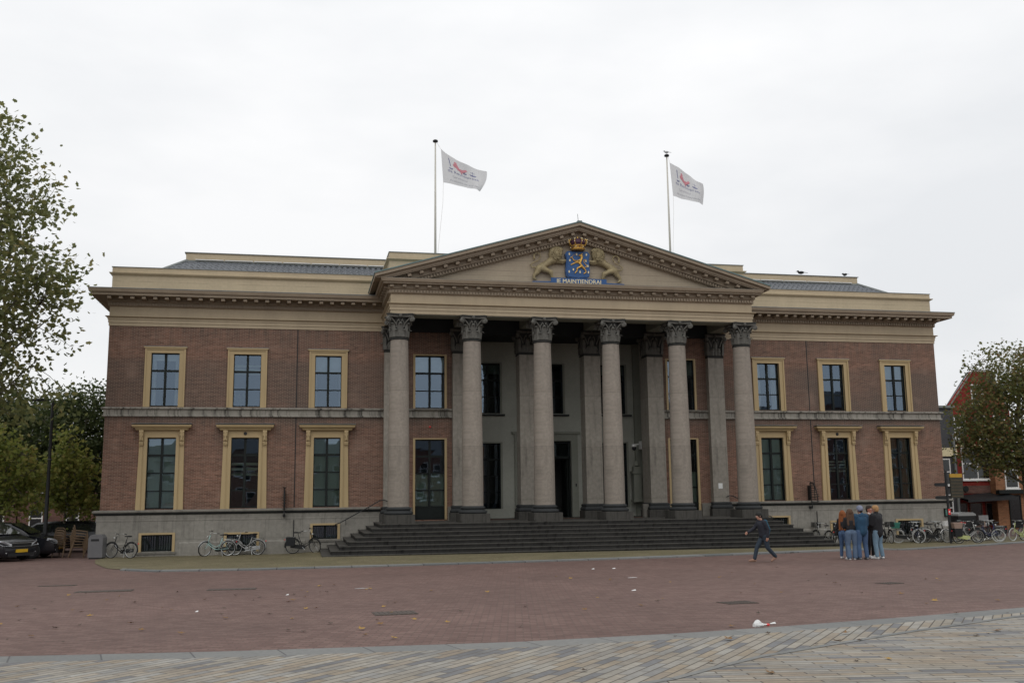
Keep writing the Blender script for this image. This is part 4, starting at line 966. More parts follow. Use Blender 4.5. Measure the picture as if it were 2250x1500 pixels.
# @@PART2@@
# ================================================================== TREES
def tree(name, label, base, trunk_h, tr, blobs_, nclump, per, size, leafmat, seed, group=None, cat='tree', spread=.34, droop=.15, bare=0.):
    """tapered trunk, limbs to the crown blobs, twigs, and leaf clusters round the twig ends; blobs (dx,dy,z,rx,ry,rz)"""
    R = np.random.default_rng(seed); bx, by = base; bz = gz(bx, by)
    root = empty(name, (bx, by, bz), label, cat, group)
    vol = np.array([b[3]*b[4]*b[5] for b in blobs_]); pr = vol/vol.sum()
    tips = []
    for _ in range(nclump):
        c = blobs_[R.choice(len(blobs_), p=pr)]; d = R.normal(size=3); d /= np.linalg.norm(d); r = R.uniform(.25, 1)**.45
        tips.append(np.array([c[0]+d[0]*c[3]*r, c[1]+d[1]*c[4]*r, c[2]+d[2]*c[5]*r]))
    tips = np.array(tips)
    mb = MB(); top = max(b[2]+b[5]*.6 for b in blobs_)
    sp = [(0, 0, -.2), (0, 0, .25), (R.uniform(-.05, .05), R.uniform(-.05, .05), trunk_h), (R.uniform(-.2, .2), R.uniform(-.2, .2), (trunk_h+top)/2), (R.uniform(-.3, .3), R.uniform(-.3, .3), top)]
    mb.tube(sp, [tr*1.35, tr, tr*.82, tr*.5, tr*.08], 9)
    def onspine(t):
        z = trunk_h*.9+(top-trunk_h*.9)*t
        for a, c in zip(sp[:-1], sp[1:]):
            if a[2] <= z <= c[2]: u = (z-a[2])/(c[2]-a[2]); return np.array(a)*(1-u)+np.array(c)*u, tr*(.8*(1-t)+.06)
        return np.array(sp[-1]), tr*.1
    nl = max(8, int(nclump/26)); idx = R.choice(len(tips), nl, replace=False); limbs = []
    for i in idx:
        p = tips[i]; t = np.clip((p[2]-trunk_h)/(top-trunk_h)*.75-.08+R.uniform(-.08, .05), 0, .92); a, r0 = onspine(t)
        mid = a*.45+p*.55+np.array([R.uniform(-.25, .25), R.uniform(-.25, .25), -.12*np.linalg.norm(p-a)]); r0 *= .55
        mb.tube([tuple(a), tuple(mid), tuple(p)], [r0, r0*.55, .008+r0*.08], 6); limbs += [a*.3+mid*.7, mid, mid*.5+p*.5, p*.9+mid*.1]
    limbs = np.array(limbs)
    for p in tips[::2]:
        j = np.argmin(((limbs-p)**2).sum(1)); q = limbs[j]; mb.tube([tuple(q), tuple((p+q)/2+R.uniform(-.08, .08, 3)), tuple(p)], [.016, .011, .005], 4)
    mb.build('trunk', 'trunk', root, True)
    n = nclump*per; cen = np.repeat(tips, per, 0)+R.normal(size=(n, 3))*spread*np.array([1, 1, .75]); cen[:, 2] -= droop*R.random(n)
    nrm = R.normal(size=(n, 3)); nrm[:, 2] = np.abs(nrm[:, 2])+.25; nrm /= np.linalg.norm(nrm, axis=1)[:, None]
    ref = R.normal(size=(n, 3)); t1 = np.cross(nrm, ref); t1 /= np.linalg.norm(t1, axis=1)[:, None]; t2 = np.cross(nrm, t1)
    s = size*R.uniform(.6, 1.25, n)[:, None]
    shape = [(-.5, 0), (-.30, .36), (-.02, .30), (.10, .52), (.30, .22), (.62, 0), (.28, -.24), (.06, -.50), (-.04, -.28), (-.32, -.34)]
    k = len(shape); V_ = np.empty((n, k, 3))
    for i, (a, c) in enumerate(shape): V_[:, i] = cen+t1*s*a+t2*s*c+nrm*s*(-.22*abs(c)+.05*a)
    me = bpy.data.meshes.new('crown'); me.vertices.add(n*k); me.vertices.foreach_set('co', V_.reshape(-1)); me.loops.add(n*k); me.loops.foreach_set('vertex_index', np.arange(n*k)); me.polygons.add(n); me.polygons.foreach_set('loop_start', np.arange(n)*k); me.polygons.foreach_set('loop_total', np.full(n, k))
    me.materials.append(M[leafmat]); me.update(calc_edges=True)
    o = bpy.data.objects.new('crown', me); COL.objects.link(o); o.parent = root
    return root
tree('plane_tree', 'tall plane tree rising past the left edge of the picture, thinning at the top', (-26.0, -4), 3.6, .22, [(-.6, 0, 7.9, 4.5, 3, 2.4), (.6, 0, 10.9, 4.7, 4, 2.6), (.4, 0, 14.2, 4.2, 3.4, 2.2), (.2, 0, 16.6, 3.2, 2.6, 1.8), (-1.0, 0, 18.2, 2.3, 2.0, 1.7), (4.2, -.2, 10.5, 1.5, 1.4, .7), (3.7, 0, 8.6, 1.7, 1.6, .7), (3.5, 0, 6.3, 2.1, 1.7, .9)], 1550, 12, .20, 'leaf_plane', 3, spread=.38)
tree('plane_tree', 'dark dense tree filling the gap against the left corner of the courthouse', (-23.9, 12), 2.4, .16, [(0, 0, 5.2, 2.9, 3, 3.2), (.6, 0, 6.9, 2.4, 2, 2.0), (-2.4, 1, 5.6, 2.6, 2.4, 2.6), (1.2, 0, 3.2, 1.9, 2, 1.8)], 1000, 22, .17, 'leaf_dark', 11, 'trees left of the courthouse')
tree('plane_tree', 'dark tree behind the dark vans, partly outside the left edge', (-30.0, 13), 2.4, .16, [(0, 0, 5.2, 3.6, 3, 3.4), (1.4, 0, 7.2, 2.4, 2, 2.0), (.5, 0, 2.8, 3, 2, 1.4)], 850, 22, .18, 'leaf_dark', 12, 'trees left of the courthouse')
tree('young_tree', 'small yellow-green tree with a thin trunk beside the left corner of the courthouse', (-22.75, 5), 1.5, .07, [(0, 0, 3.4, 1.1, 1.0, 1.3), (-.1, 0, 5.0, .45, .4, 1.0), (.5, 0, 2.3, 1.0, .8, .5), (.8, 0, 4.0, .5, .5, .3), (-.8, 0, 3.0, .6, .5, .3)], 230, 13, .18, 'leaf_light', 13, 'trees left of the courthouse', spread=.30)
tree('young_tree', 'yellow-green tree above the dark vans, left of the black lamp post', (-25.0, 3), 1.6, .09, [(0, 0, 3.9, 1.6, 1.2, 1.3), (1.0, 0, 2.4, 1.2, 1.0, .5), (-.9, 0, 4.9, 1.2, 1.0, 1.1), (-.8, 0, 2.3, 1.2, .9, .5), (1.3, 0, 3.6, .8, .7, .4)], 380, 12, .18, 'leaf_light', 14, 'trees left of the courthouse', spread=.30)
tree('plane_tree', 'round plane tree turning red-brown in front of the red gabled house', (27.6, 3.2), 2.6, .2, [(0, 0, 6.4, 3.8, 2.8, 3.0), (-.6, 0, 9.0, 2.2, 1.9, 1.9), (1.8, 0, 9.2, 2.0, 1.9, 1.7), (-1.4, -.2, 4.9, 2.7, 2.0, 1.6), (-2.7, 0, 6.2, 1.5, 1.3, 1.8), (2.4, 0, 5, 2.2, 2, 1.8)], 1250, 15, .165, 'leaf_red', 15, spread=.36)

# ================================================================== HOUSES ROUND THE SQUARE
def win_part(parent, x, z, w, h, y, nx=1, nz=2, fm='white', depth=.12, sill=True):
    b = MB(); t = .07
    b.box(x-w/2, x-w/2+t, y-.03, y+.05, z, z+h); b.box(x+w/2-t, x+w/2, y-.03, y+.05, z, z+h); b.box(x-w/2+t, x+w/2-t, y-.03, y+.05, z+h-t, z+h); b.box(x-w/2+t, x+w/2-t, y-.03, y+.05, z, z+t)
    for i in range(1, nx): q = x-w/2+w*i/nx; b.box(q-.03, q+.03, y-.025, y+.045, z+t, z+h-t)
    for j in range(1, nz): q = z+h*j/nz; b.box(x-w/2+t, x+w/2-t, y-.02, y+.04, q-.03, q+.03)
    if sill: b.box(x-w/2-.06, x+w/2+.06, y-.09, y-.001, z-.09, z-.001)
    o = b.build('window', fm, parent); b = MB(); b.box(x-w/2+t, x+w/2-t, y+.0, y+.01, z+t, z+h-t); b.build('glass', 'darkpane', o); return o
M['darkpane'] = mat('dark_pane', (.015, .018, .02), .08, .2, 1, bump=0, spec=.6)
M['slate'] = mat('slate_roof', (.06, .062, .068), .6, .25, 3)
# red gabled house
g0 = gz(30, 13)
RH = empty('red_house', (31.9, 13, g0), 'red painted gabled house with a black awning behind the right tree', 'house')
b = MB(); b.prism([(-1.85, -.2), (3.0, -.2), (3.0, 7.8), (1.6, 10.5), (.4, 10.5), (-1.85, 7.8)], 0, .3); b.box(-1.84, 2.99, .3, 2, -.2, 7.8); b.build('wall', 'brick_red', RH)
b = MB(); b.tube([(-1.92, -.1, 7.7), (.36, -.1, 10.55), (1.65, -.1, 10.55), (3.1, -.1, 7.75)], .06, 4); b.build('gable_trim', 'stone_trim', RH)
b = MB(); b.add([(-1.88, .25, 7.8), (-1.7, .6, 7.8), (.42, .6, 10.5), (.35, .25, 10.5), (1.65, .25, 10.5), (1.6, .6, 10.5), (3.05, .6, 7.8), (3.05, .25, 7.8)], [(0, 3, 2, 1), (3, 4, 5, 2), (4, 7, 6, 5)]); b.build('roof', 'slate', RH)
for x, z, w, h in ((.15, 3.25, 2.3, 2.1), (-.9, 5.9, .9, 1.6), (.6, 5.9, .9, 1.6), (2.1, 5.9, .9, 1.6), (2.35, 3.25, .9, 2.1), (.6, 8.3, .9, 1.3)): win_part(RH, x, z, w, h, -.03, 2 if w > 1.5 else 1, 2)
b = MB(); b.box(-1.85, 3, -.12, -.001, 5.4, 5.56); b.build('cornice_band', 'cream_gold', RH)
b = MB(); b.box(-1.2, 1.6, -.06, -.001, 2.35, 2.85); b.build('shop_fascia', 'brick_dark', RH)
b = MB(); b.lathe([(.2, -.02), (.2, .02)], (-.9, -.12, 2.65), 14, axis='y'); b.build('round_sign', 'black_paint', RH)
b = MB(); b.add([(-1.75, -.05, 2.2), (1.9, -.05, 2.45), (1.9, -1.4, 2.1), (-1.75, -1.4, 1.95), (-1.75, -1.4, 1.78), (1.9, -1.4, 1.93)], [(0, 3, 2, 1), (3, 4, 5, 2), (0, 1, 5, 4)]); b.build('awning', 'iron', RH)
for x in (-1.3, -.2, 1.0, 2.3): win_part(RH, x, .25, .95, 1.5, -.03, 1, 1, 'brick_dark', sill=False)
DH = empty('dark_house', (28.9, 12, g0), 'narrow dark slate-fronted house squeezed beside the right corner of the courthouse', 'house')
b = MB(); b.box(-1.6, .95, 0, 7, -.2, 7.9); b.build('wall', 'slate', DH); b = MB(); b.box(-1.7, 1.0, -.15, 7.1, 7.9, 8.05); b.build('roof', 'lead', DH)
b = MB(); b.box(-1.6, .95, -.1, -.001, 4.75, 5.3); b.build('cornice_band', 'cream_gold', DH); b = MB(); b.tube([(.72, -.12, .0), (.72, -.12, 6.2)], .07, 8); b.build('drainpipe', 'lead', DH)
for z in (2.9, .6): win_part(DH, -.1, z, 1.0, 1.7, -.03, 1, 2)
win_part(DH, -1.1, 2.9, .7, 1.7, -.03, 1, 2)
OH = empty('orange_house', (35.8, 12.4, g0), 'low orange brick shop front at the right edge of the picture', 'house')
b = MB(); b.box(-2.9, 3.5, 0, 6, -.2, 4.1); b.build('wall', 'brick_orange', OH); b = MB(); b.box(-2.95, 3.6, -.18, 6, 4.1, 4.35); b.build('parapet', 'slate', OH)
b = MB(); b.box(-2.95, 3.6, -.35, -.001, 2.3, 2.55); b.build('fascia', 'black_paint', OH)
win_part(OH, -1.7, 2.65, 1.0, 1.25, -.03, 1, 1); win_part(OH, .6, 2.65, 1.4, 1.25, -.03, 2, 1); win_part(OH, -1.6, .1, .9, 2.1, -.03, 1, 1, 'black_paint', sill=False); win_part(OH, .6, .4, 1.8, 1.7, -.03, 2, 1, 'black_paint')
b = MB(); b.box(-2.15, -1.28, -.028, -.006, 2.75, 3.8); b.build('white_blind', 'paper', OH)
# brick houses behind the left trees
for x0, x1, h, lab in ((-30.5, -19, 6.4, 'dark brick house behind the left trees, right of the two'), (-42, -30.6, 6.9, 'dark brick house behind the left trees, left of the two')):
    o = empty('brick_house', ((x0+x1)/2, 27, .2), lab, 'house'); w = (x1-x0)/2
    b = MB(); b.box(-w, w, 0, 8, -.3, h-1.6); b.build('wall', 'brick_dark', o); b = MB(); b.add([(-w-.1, -.2, h-1.6), (w+.1, -.2, h-1.6), (w+.1, 4, h), (-w-.1, 4, h), (-w-.1, 8.2, h-1.6), (w+.1, 8.2, h-1.6)], [(0, 1, 2, 3), (3, 2, 5, 4), (0, 3, 4), (1, 5, 2)]); b.build('roof', 'slate', o)
    for q in range(5):
        xx = -w+w*2*(q+.5)/5
        for z in (.5, 2.9): win_part(o, xx, z, .85, 1.5, -.03, 1, 2)
# houses on the far side of the square, behind the camera: they show in the window glass
hx = -62; kk = 0; hw = [13, 10, 12, 15, 10, 13, 12, 14, 11, 15, 13, 12, 14]; hm = ['brick_dark', 'brick_orange', 'stucco', 'brick', 'stone_trim']; hh = [9.5, 11, 9, 10.5, 9.5, 10, 11, 10.5, 15, 14, 17, 13, 15]
look = ['low dark brick', 'orange brick', 'grey-green plastered', 'red-brown brick', 'pale stone']; nth = ['nearest the west end', 'second from the west end', 'third from the west end', 'fourth from the west end', 'fifth from the west end', 'sixth from the west end', 'middle one of the row', 'sixth from the east end', 'fifth from the east end', 'fourth from the east end', 'third from the east end', 'second from the east end', 'last at the east end']
for w_, h_ in zip(hw, hh):
    ww = w_/2-.15; o = empty('square_house', (hx+w_/2, -92, gz(0, -60)), f'{look[kk % 5]} house across the square facing the courthouse, {nth[kk]}', 'house', 'houses across the square', rz=PI)
    eave = h_-2.6
    b = MB(); b.box(-ww, ww, 0, 9, -.3, eave); b.build('wall', hm[kk % 5], o)
    b = MB(); b.add([(-ww, -.2, eave), (ww, -.2, eave), (ww*.75, 4.5, h_), (-ww*.75, 4.5, h_), (-ww, 9, eave), (ww, 9, eave)], [(0, 1, 2, 3), (3, 2, 5, 4), (0, 3, 4), (1, 5, 2)]); b.build('roof', 'slate', o)
    n = int(w_/2.6); win0 = None
    for f in range(int(eave/3)):
        for q in range(n): win_part(o, -ww+2*ww*(q+.5)/n, .8+f*3, 1.1, 1.7, -.03, 1, 2)
    hx += w_; kk += 1

# ================================================================== STREET THINGS
b = MB(); b.lathe([(.13, -.2), (.13, .9), (.09, 1.0), (.075, 3.5), (.06, 6.7)], (0, 0, 0), 14); lp = b.build('lamp_post', 'iron', None, 40); lp.location = (-22.85, 2, gz(-22.85, 2)); tag(lp, 'black lamp post among the trees left of the courthouse', 'lamp post')
b = MB(); b.tube([(0, 0, 6.65), (.02, 0, 6.8), (-.45, 0, 6.86)], .03, 6); b.cbox((-.55, 0, 6.83), (.6, .2, .10)); b.build('lamp_head', 'iron', lp)
b = MB(); b.torus((0, 0, 4.2), .085, .02, 'z', 14, 6); b.build('collar', 'bin', lp)
# grey litter bin
L_ = empty('litter_bin', (-20.1, -1.0, gz(-20.1, -1)), 'grey metal litter bin with a dark slot at the left corner of the courthouse', 'litter bin', rz=-.12)
b = MB(); b.prism([(-.29, .06), (.29, .06), (.29, .84), (.22, .96), (.17, .985), (-.17, .985), (-.22, .96), (-.29, .84)], -.27, .27); b.build('body', 'bin', L_); b = MB(); b.box(-.25, .25, -.24, .24, -.02, .06); b.build('foot', 'iron', L_)
b = MB(); b.box(-.18, .14, -.275, -.2705, .72, .81); b.build('slot', 'iron', L_)
# finger post
FP = empty('finger_post', (18.22, -3, gz(18.2, -3)), 'black finger post with direction boards at the right corner of the courthouse', 'signpost')
b = MB(); b.lathe([(.06, -.1), (.06, 3.42), (.03, 3.46)], (0, 0, 0), 12); b.build('post', 'iron', FP)
for z in (2.74, 2.13):
    b = MB(); b.prism([(-.66, z+.02), (-.60, z-.05), (-.05, z-.07), (-.05, z+.11), (-.60, z+.1)], -.02, .02); b.build('finger_board', 'iron', FP)
b = MB(); b.box(.2, .86, -.03, .03, 2.12, 3.1); bd = b.build('route_board', mat('dark_olive_board', (.035, .034, .022), .6, .3, 5), FP); b = MB(); b.box(.2, .86, -.035, .035, 3.1, 3.27); b.build('yellow_header', mat('ochre_header', (.42, .25, .03), .6, .15, 5), bd)
b = MB()
for q in range(6): b.box(.24, .82, -.034, -.031, 2.2+q*.15, 2.215+q*.15)
b.build('board_lines', 'wood', bd)
b = MB(); b.box(-.065, .065, -.068, -.058, 1.35, 1.62); b.build('red_sticker', 'red', FP); b = MB(); b.box(-.03, .03, -.072, -.0685, 1.45, 1.52); b.build('white_sticker', 'paper', FP)
# container, board
b = MB(); b.box(-.55, .55, -.45, .45, 0, 1.12); CT = b.build('waste_container', 'iron', None); CT.location = (24.75, 5, gz(24, 5)); tag(CT, 'dark waste container with a pale grey domed lid behind the parked bicycles', 'container')
b = MB(); b.prism([(-.58, 1.121), (.58, 1.121), (.55, 1.22), (.35, 1.31), (-.35, 1.31), (-.55, 1.22)], -.48, .48); b.build('lid', 'alu', CT)
MBD = empty('menu_board', (26.9, 6, gz(26, 6)), 'pale grey standing menu board behind the bicycles', 'board'); b = MB(); b.box(-.31, .31, -.02, .02, .48, 1.1); b.build('panel', 'alu', MBD)
for s_ in (-1, 1): b = MB(); b.box(s_*.28-.02, s_*.28+.02, -.03, .03, 0, .48); b.build('leg', 'iron', MBD)

# stacked terrace chairs
def terrace_chair():
    r = empty('terrace_chair', (0, 0, 0), 'x', 'chair')
    for s_ in (-1, 1):
        b = MB(); b.tube([(s_*.26, -.27, 0), (s_*.25, -.25, .45), (s_*.26, -.22, .66), (s_*.27, .05, .70), (s_*.22, .24, .72)], .016, 6); b.build('leg', 'wood', r)
        b = MB(); b.tube([(s_*.24, .32, 0), (s_*.22, .22, .45), (s_*.21, .27, .88)], .016, 6); b.build('leg', 'wood', r)
    b = MB(); b.prismz([(-.22, -.22), (.22, -.22), (.24, 0), (.2, .2), (-.2, .2), (-.24, 0)], .44, .47); b.build('seat', 'wood', r)
    b = MB(); b.tube([(-.21, .27, .88), (-.12, .30, .93), (.12, .30, .93), (.21, .27, .88)], .018, 6)
    for q in range(5): b.tube([(-.20, .235+q*.012, .55+q*.075), (0, .27+q*.012, .55+q*.075), (.20, .235+q*.012, .55+q*.075)], .012, 5)
    b.build('backrest', 'wood', r); return r
ch0 = terrace_chair(); used = False
ordn = ['lowest', 'second', 'third', 'fourth', 'top']
for bx_, by_, rz_, n_, lab in ((-21.15, .3, PI/2+.15, 5, 'stack nearest the litter bin'), (-21.85, .7, PI-.3, 4, 'stack beside the dark van')):
    for q in range(n_):
        o = ch0 if not used else copy_tree(ch0); used = True
        o.location = (bx_+.035*q*math.sin(rz_), by_-.035*q*math.cos(rz_), gz(bx_, by_)+.105*q); o.rotation_euler = (0, 0, rz_)
        o['label'] = f'rattan terrace chair, {ordn[q] if q < n_-1 else "topmost"} of the {lab}'; o['group'] = 'stacked terrace chairs'

# ------------------------------------------------------------------ vehicles
M['carpaint'] = mat('dark_car_paint', (.012, .013, .017), .22, .1, 2, bump=0, spec=.6); M['carglass'] = mat('car_glass', (.02, .024, .024), .05, .1, 2, bump=0, spec=.8)
M['headlamp'] = mat('headlamp_glass', (.5, .52, .54), .1, .3, 14, bump=0, spec=.8)
def vehicle(loc, rz, label, H=1.52, van=True):
    r = empty('parked_van', loc, label, 'van', 'dark vehicles parked left of the courthouse', rz)
    st = [(0.0, .30, .52, .70), (.05, .22, .68, .80), (.22, .2, .82, .88), (.6, .2, .90, .91), (1.0, .2, .99, .92), (1.45, .2, 1.27, .92), (1.85, .2, H-.06, .92), (2.4, .2, H, .92), (3.6, .2, H, .92), (4.3, .2, H-.04, .91), (4.62, .22, H-.22, .89), (4.72, .28, .9, .86)]
    b = MB(); vs = []
    for x, zb, zt, w in st:
        zb_ = min(.92, zt-.05); tp = w if zt < 1.1 else w-.20*(zt-1.0)/.52
        half = [(0, zb), (w*.86, zb), (w*.98, zb+.12), (w, .55 if zt > .6 else zt*.8), (w*.985, zb_), (tp+.0, zt-.10 if zt > 1.1 else zt-.03), (tp-.10, zt-.02), (0, zt)]
        pts = half+[(-a, z) for a, z in half[-2:0:-1]]; vs += [(-x, a, z) for a, z in pts]
    k = 14; b.add(vs, [(i*k+j, i*k+(j+1) % k, (i+1)*k+(j+1) % k, (i+1)*k+j) for i in range(len(st)-1) for j in range(k)]+[list(range(k-1, -1, -1)), [(len(st)-1)*k+j for j in range(k)]])
    bo = b.build('body', 'carpaint', r, 38); md = bo.modifiers.new('b', 'BEVEL'); md.width = .03; md.segments = 2
    b = MB(); b.add([(-1.06, .80, 1.02), (-1.06, -.80, 1.02), (-1.86, -.66, H-.08), (-1.86, .66, H-.08)], [(0, 1, 2, 3)]); 
    for i in range(4): b.v[i] = (b.v[i][0]+.04, b.v[i][1], b.v[i][2]+.035)
    b.build('windscreen', 'carglass', r)
    for s_ in (-1, 1):
        for x0, x1, e in ((1.62, 2.45, .38), (2.55, 3.5, 0), (3.6, 4.3, 0)):
            b = MB(); yb, yt = s_*.922, s_*.768; p = [(-x0+.0, yb, .96), (-x1, yb, .96), (-x1, yt, H-.14), (-x0-e, yt, H-.14)]
            b.add(p, [(0, 1, 2, 3) if s_ > 0 else (3, 2, 1, 0)]); b.build('side_window', 'carglass', r)
        b = MB(); b.ball((-1.55, s_*1.02, 1.02), (.07, .11, .08)); b.build('wing_mirror', 'carpaint', r, True)
        b = MB(); b.add([(-.03, s_*.45, .70), (-.03, s_*.45, .60), (-.08, s_*.82, .63), (-.36, s_*.905, .76), (-.33, s_*.88, .86), (-.08, s_*.74, .80)], [(0, 1, 2, 3, 4, 5) if s_ < 0 else (5, 4, 3, 2, 1, 0)])
        for i in range(6): x, y, z = b.v[i]; b.v[i] = (x+.045, y*1.025, z)
        b.build('headlight', 'headlamp', r)
        b = MB(); b.ball((-.06, s_*.66, .36), (.06, .06, .05)); b.build('fog_lamp', 'headlamp', r, True)
        for x in (.88, 3.85):
            b = MB(); n0 = b.n; b.lathe([(.16, -.10), (.30, -.11), (.33, -.08), (.33, .08), (.30, .11), (.16, .10)], (-x, s_*.84, .33), 26, axis='y'); w_ = b.build('wheel', 'rubber', r, 40)
            b = MB(); b.lathe([(.20, .0), (.205, .115), (.18, .118), (.06, .09), (.01, .10)], (-x, s_*.84, .33) if s_ > 0 else (-x, s_*.84, .33), 20, axis='y')
            if s_ < 0: b.v = [(v[0], 2*s_*.84-v[1], v[2]) for v in b.v]
            b.build('rim', 'bin', w_, 40)
    b = MB(); b.box(-.06, .03, -.42, .42, .60, .72); b.build('grille', 'iron', r); b = MB(); b.box(.0, .05, -.46, .46, .715, .735); b.box(.0, .05, -.46, .46, .585, .6); b.build('grille_trim', 'chrome', r)
    b = MB(); b.box(-.02, .06, -.26, .26, .36, .48); b.build('number_plate', mat('yellow_plate', (.62, .38, .02), .5, .05, 5, bump=0), r)
    b = MB(); b.box(-.1, .035, -.6, .6, .22, .34); b.build('air_intake', 'rubber', r)
    return r
vehicle((-21.95, .95, gz(-22, 1)), -.05, 'dark van parked side-on behind the nearer one, beside the stacked chairs')
vehicle((-22.75, -2.0, gz(-22.7, -2)), -.62, 'black van cut by the left edge, showing headlight and yellow plate')
vehicle((-19.6, 5.4, gz(-20, 4)), -.1, 'dark car mostly hidden behind the stacked chairs and the litter bin', 1.45)

# ------------------------------------------------------------------ bicycles
def bike(label, loc, rz, lean=.06, fr='iron', tyre='rubber', rim='chrome', step=True, steer=0., bag=None, crate=None, basket=None, guard='iron', fender='iron', saddle='iron', group=None):
    r = empty('bicycle', (*loc, gz(*loc)), label, 'bicycle', group, rz); r.rotation_euler = (lean, 0, rz); r.scale = (.93, .93, .96)
    RW, xr, xf = .335, -.50, .52; hd0, hd1 = Vector((.40, 0, .55)), Vector((.30, 0, .92)); bbk = Vector((-.06, 0, .29)); st_ = Vector((-.24, 0, .80))
    ax = Vector((hd1-hd0)).normalized()
    def T(p):      # turn steering parts about the head tube
        if not steer: return p
        return tuple(hd0+Matrix.Rotation(steer, 3, ax) @ (Vector(p)-hd0))
    for nm, x in (('rear_wheel', xr), ('front_wheel', xf)):
        b = MB(); b.torus((x, 0, RW), RW-.018, .021, 'y', 30, 6)
        if nm == 'front_wheel': b.v = [T(v) for v in b.v]
        w = b.build('wheel', tyre, r, True)
        b = MB(); b.torus((x, 0, RW), RW-.045, .013, 'y', 30, 5); b.lathe([(.03, -.045), (.03, .045)], (x, 0, RW), 8, axis='y')
        for q in range(14):
            a = 2*PI*q/14; b.tube([(x, .02*(-1)**q, RW), (x+(RW-.045)*math.cos(a), 0, RW+(RW-.045)*math.sin(a))], .0022, 3)
        if nm == 'front_wheel': b.v = [T(v) for v in b.v]
        b.build('rim', rim, w)
        b = MB(); pts = [(x+(RW+.025)*math.cos(a), 0, RW+(RW+.025)*math.sin(a)) for a in np.linspace(math.radians(15 if x > 0 else 25), math.radians(160 if x > 0 else 190), 14)]
        b.tube(pts, .022, 5)
        if nm == 'front_wheel': b.v = [T(v) for v in b.v]
        b.build('mudguard', fender, r, True)
    b = MB(); 
    if step: b.tube([tuple(hd0), (.22, 0, .40), (.08, 0, .31), tuple(bbk)], .02, 7); b.tube([tuple(hd0+ax*.08), (.2, 0, .48), (.02, 0, .40), (-.13, 0, .50)], .015, 6)
    else: b.tube([tuple(hd0), tuple(bbk)], .018, 6); b.tube([tuple(hd1), tuple(st_)], .016, 6)
    b.tube([tuple(hd0), tuple(hd1)], .022, 7); b.tube([tuple(bbk), tuple(st_)], .018, 6)
    for s_ in (-1, 1): b.tube([(bbk.x, s_*.03, bbk.z), (xr, s_*.055, RW)], .010, 5); b.tube([(st_.x+.02, s_*.02, st_.z-.1), (xr, s_*.055, RW)], .009, 5)
    b.build('frame', fr, r, True)
    b = MB()
    for s_ in (-1, 1): b.tube([(.415, s_*.03, .54), (.43, s_*.05, .50), (xf, s_*.05, RW)], .011, 5)
    b.v = [T(v) for v in b.v]; b.build('fork', fr, r, True)
    b = MB(); b.tube([tuple(hd1), tuple(hd1+ax*.12)], .013, 6); b.tube([(.02, .29, 1.02), (.14, .28, 1.04), (.26, .2, 1.05), (.27, .05, 1.04), (.27, -.05, 1.04), (.26, -.2, 1.05), (.14, -.28, 1.04), (.02, -.29, 1.02)], .012, 6)
    b.v = [T(v) for v in b.v]; hb = b.build('handlebar', 'chrome', r, True)
    b = MB()
    for s_ in (-1, 1): b.tube([(.0, s_*.29, 1.018), (.12, s_*.282, 1.038)], .018, 6)
    b.v = [T(v) for v in b.v]; b.build('grips', 'rubber', hb)
    b = MB(); b.ball((.42, 0, .86), (.05, .04, .045)); b.v = [T(v) for v in b.v]; b.build('headlamp', 'chrome', r, True)
    b = MB(); b.tube([tuple(st_), (-.27, 0, .90)], .012, 6); b.ball((-.36, 0, .935), (.13, .10, .035)); b.ball((-.22, 0, .93), (.12, .04, .025)); b.build('saddle', saddle, r, True)
    b = MB()
    for s_ in (-1, 1): b.tube([(-.30, s_*.05, .74), (-.78, s_*.07, .74), (xr-.02, s_*.06, RW)], .007, 5)
    for q in range(3): b.tube([(-.4-.15*q, -.06, .745), (-.4-.15*q, .06, .745)], .006, 4)
    b.build('rear_rack', 'chrome', r)
    b = MB(); b.ball((-.86, 0, .62), (.03, .035, .03)); b.build('tail_lamp', 'red', r, True)
    b = MB(); b.prism([(-.60, .27), (-.06, .20), (.06, .22), (.09, .30), (.04, .38), (-.08, .39), (-.60, .42)], -.065, -.04); b.build('chain_guard', guard, r)
    for s_, dx, dz in ((-1, .12, -.11), (1, -.12, .11)):
        b = MB(); b.tube([(bbk.x, s_*.06, bbk.z), (bbk.x+dx, s_*.08, bbk.z+dz)], .009, 5); b.cbox((bbk.x+dx, s_*.13, bbk.z+dz), (.09, .09, .02)); b.build('pedal', 'chrome', r)
    b = MB(); b.tube([(-.2, .05, .30), (-.26, .16, .02)], .01, 5); b.build('kickstand', 'alu', r)
    if bag:
        for s_ in (-1, 1): b = MB(); b.prism([(-.78, .36), (-.42, .36), (-.38, .72), (-.80, .74)], s_*.15-.06, s_*.15+.06); b.build('pannier', bag, r)
    if crate:
        b = MB(); x0, x1, y0, y1, z0, z1 = .36, .66, -.2, .2, .84, 1.06
        for z in np.linspace(z0, z1, 5): b.box(x0, x1, y0, y0+.012, z, z+.018); b.box(x0, x1, y1-.012, y1, z, z+.018); b.box(x0, x0+.012, y0, y1, z, z+.018); b.box(x1-.012, x1, y0, y1, z, z+.018)
        for q in range(6):
            xx = x0+(x1-x0-.015)*q/5; b.box(xx, xx+.015, y0-.001, y0+.011, z0, z1); b.box(xx, xx+.015, y1-.011, y1+.001, z0, z1); yy = y0+(y1-y0-.015)*q/5; b.box(x1-.011, x1+.001, yy, yy+.015, z0, z1); b.box(x0-.001, x0+.011, yy, yy+.015, z0, z1)
        b.box(x0, x1, y0, y1, z0-.01, z0); b.v = [T(v) for v in b.v]; b.build('crate', crate, r)
    if basket: b = MB(); b.prism([(-.78, .75), (-.40, .75), (-.34, 1.02), (-.84, 1.02)], -.17, .17); b.build('bag', basket, r)
    return r
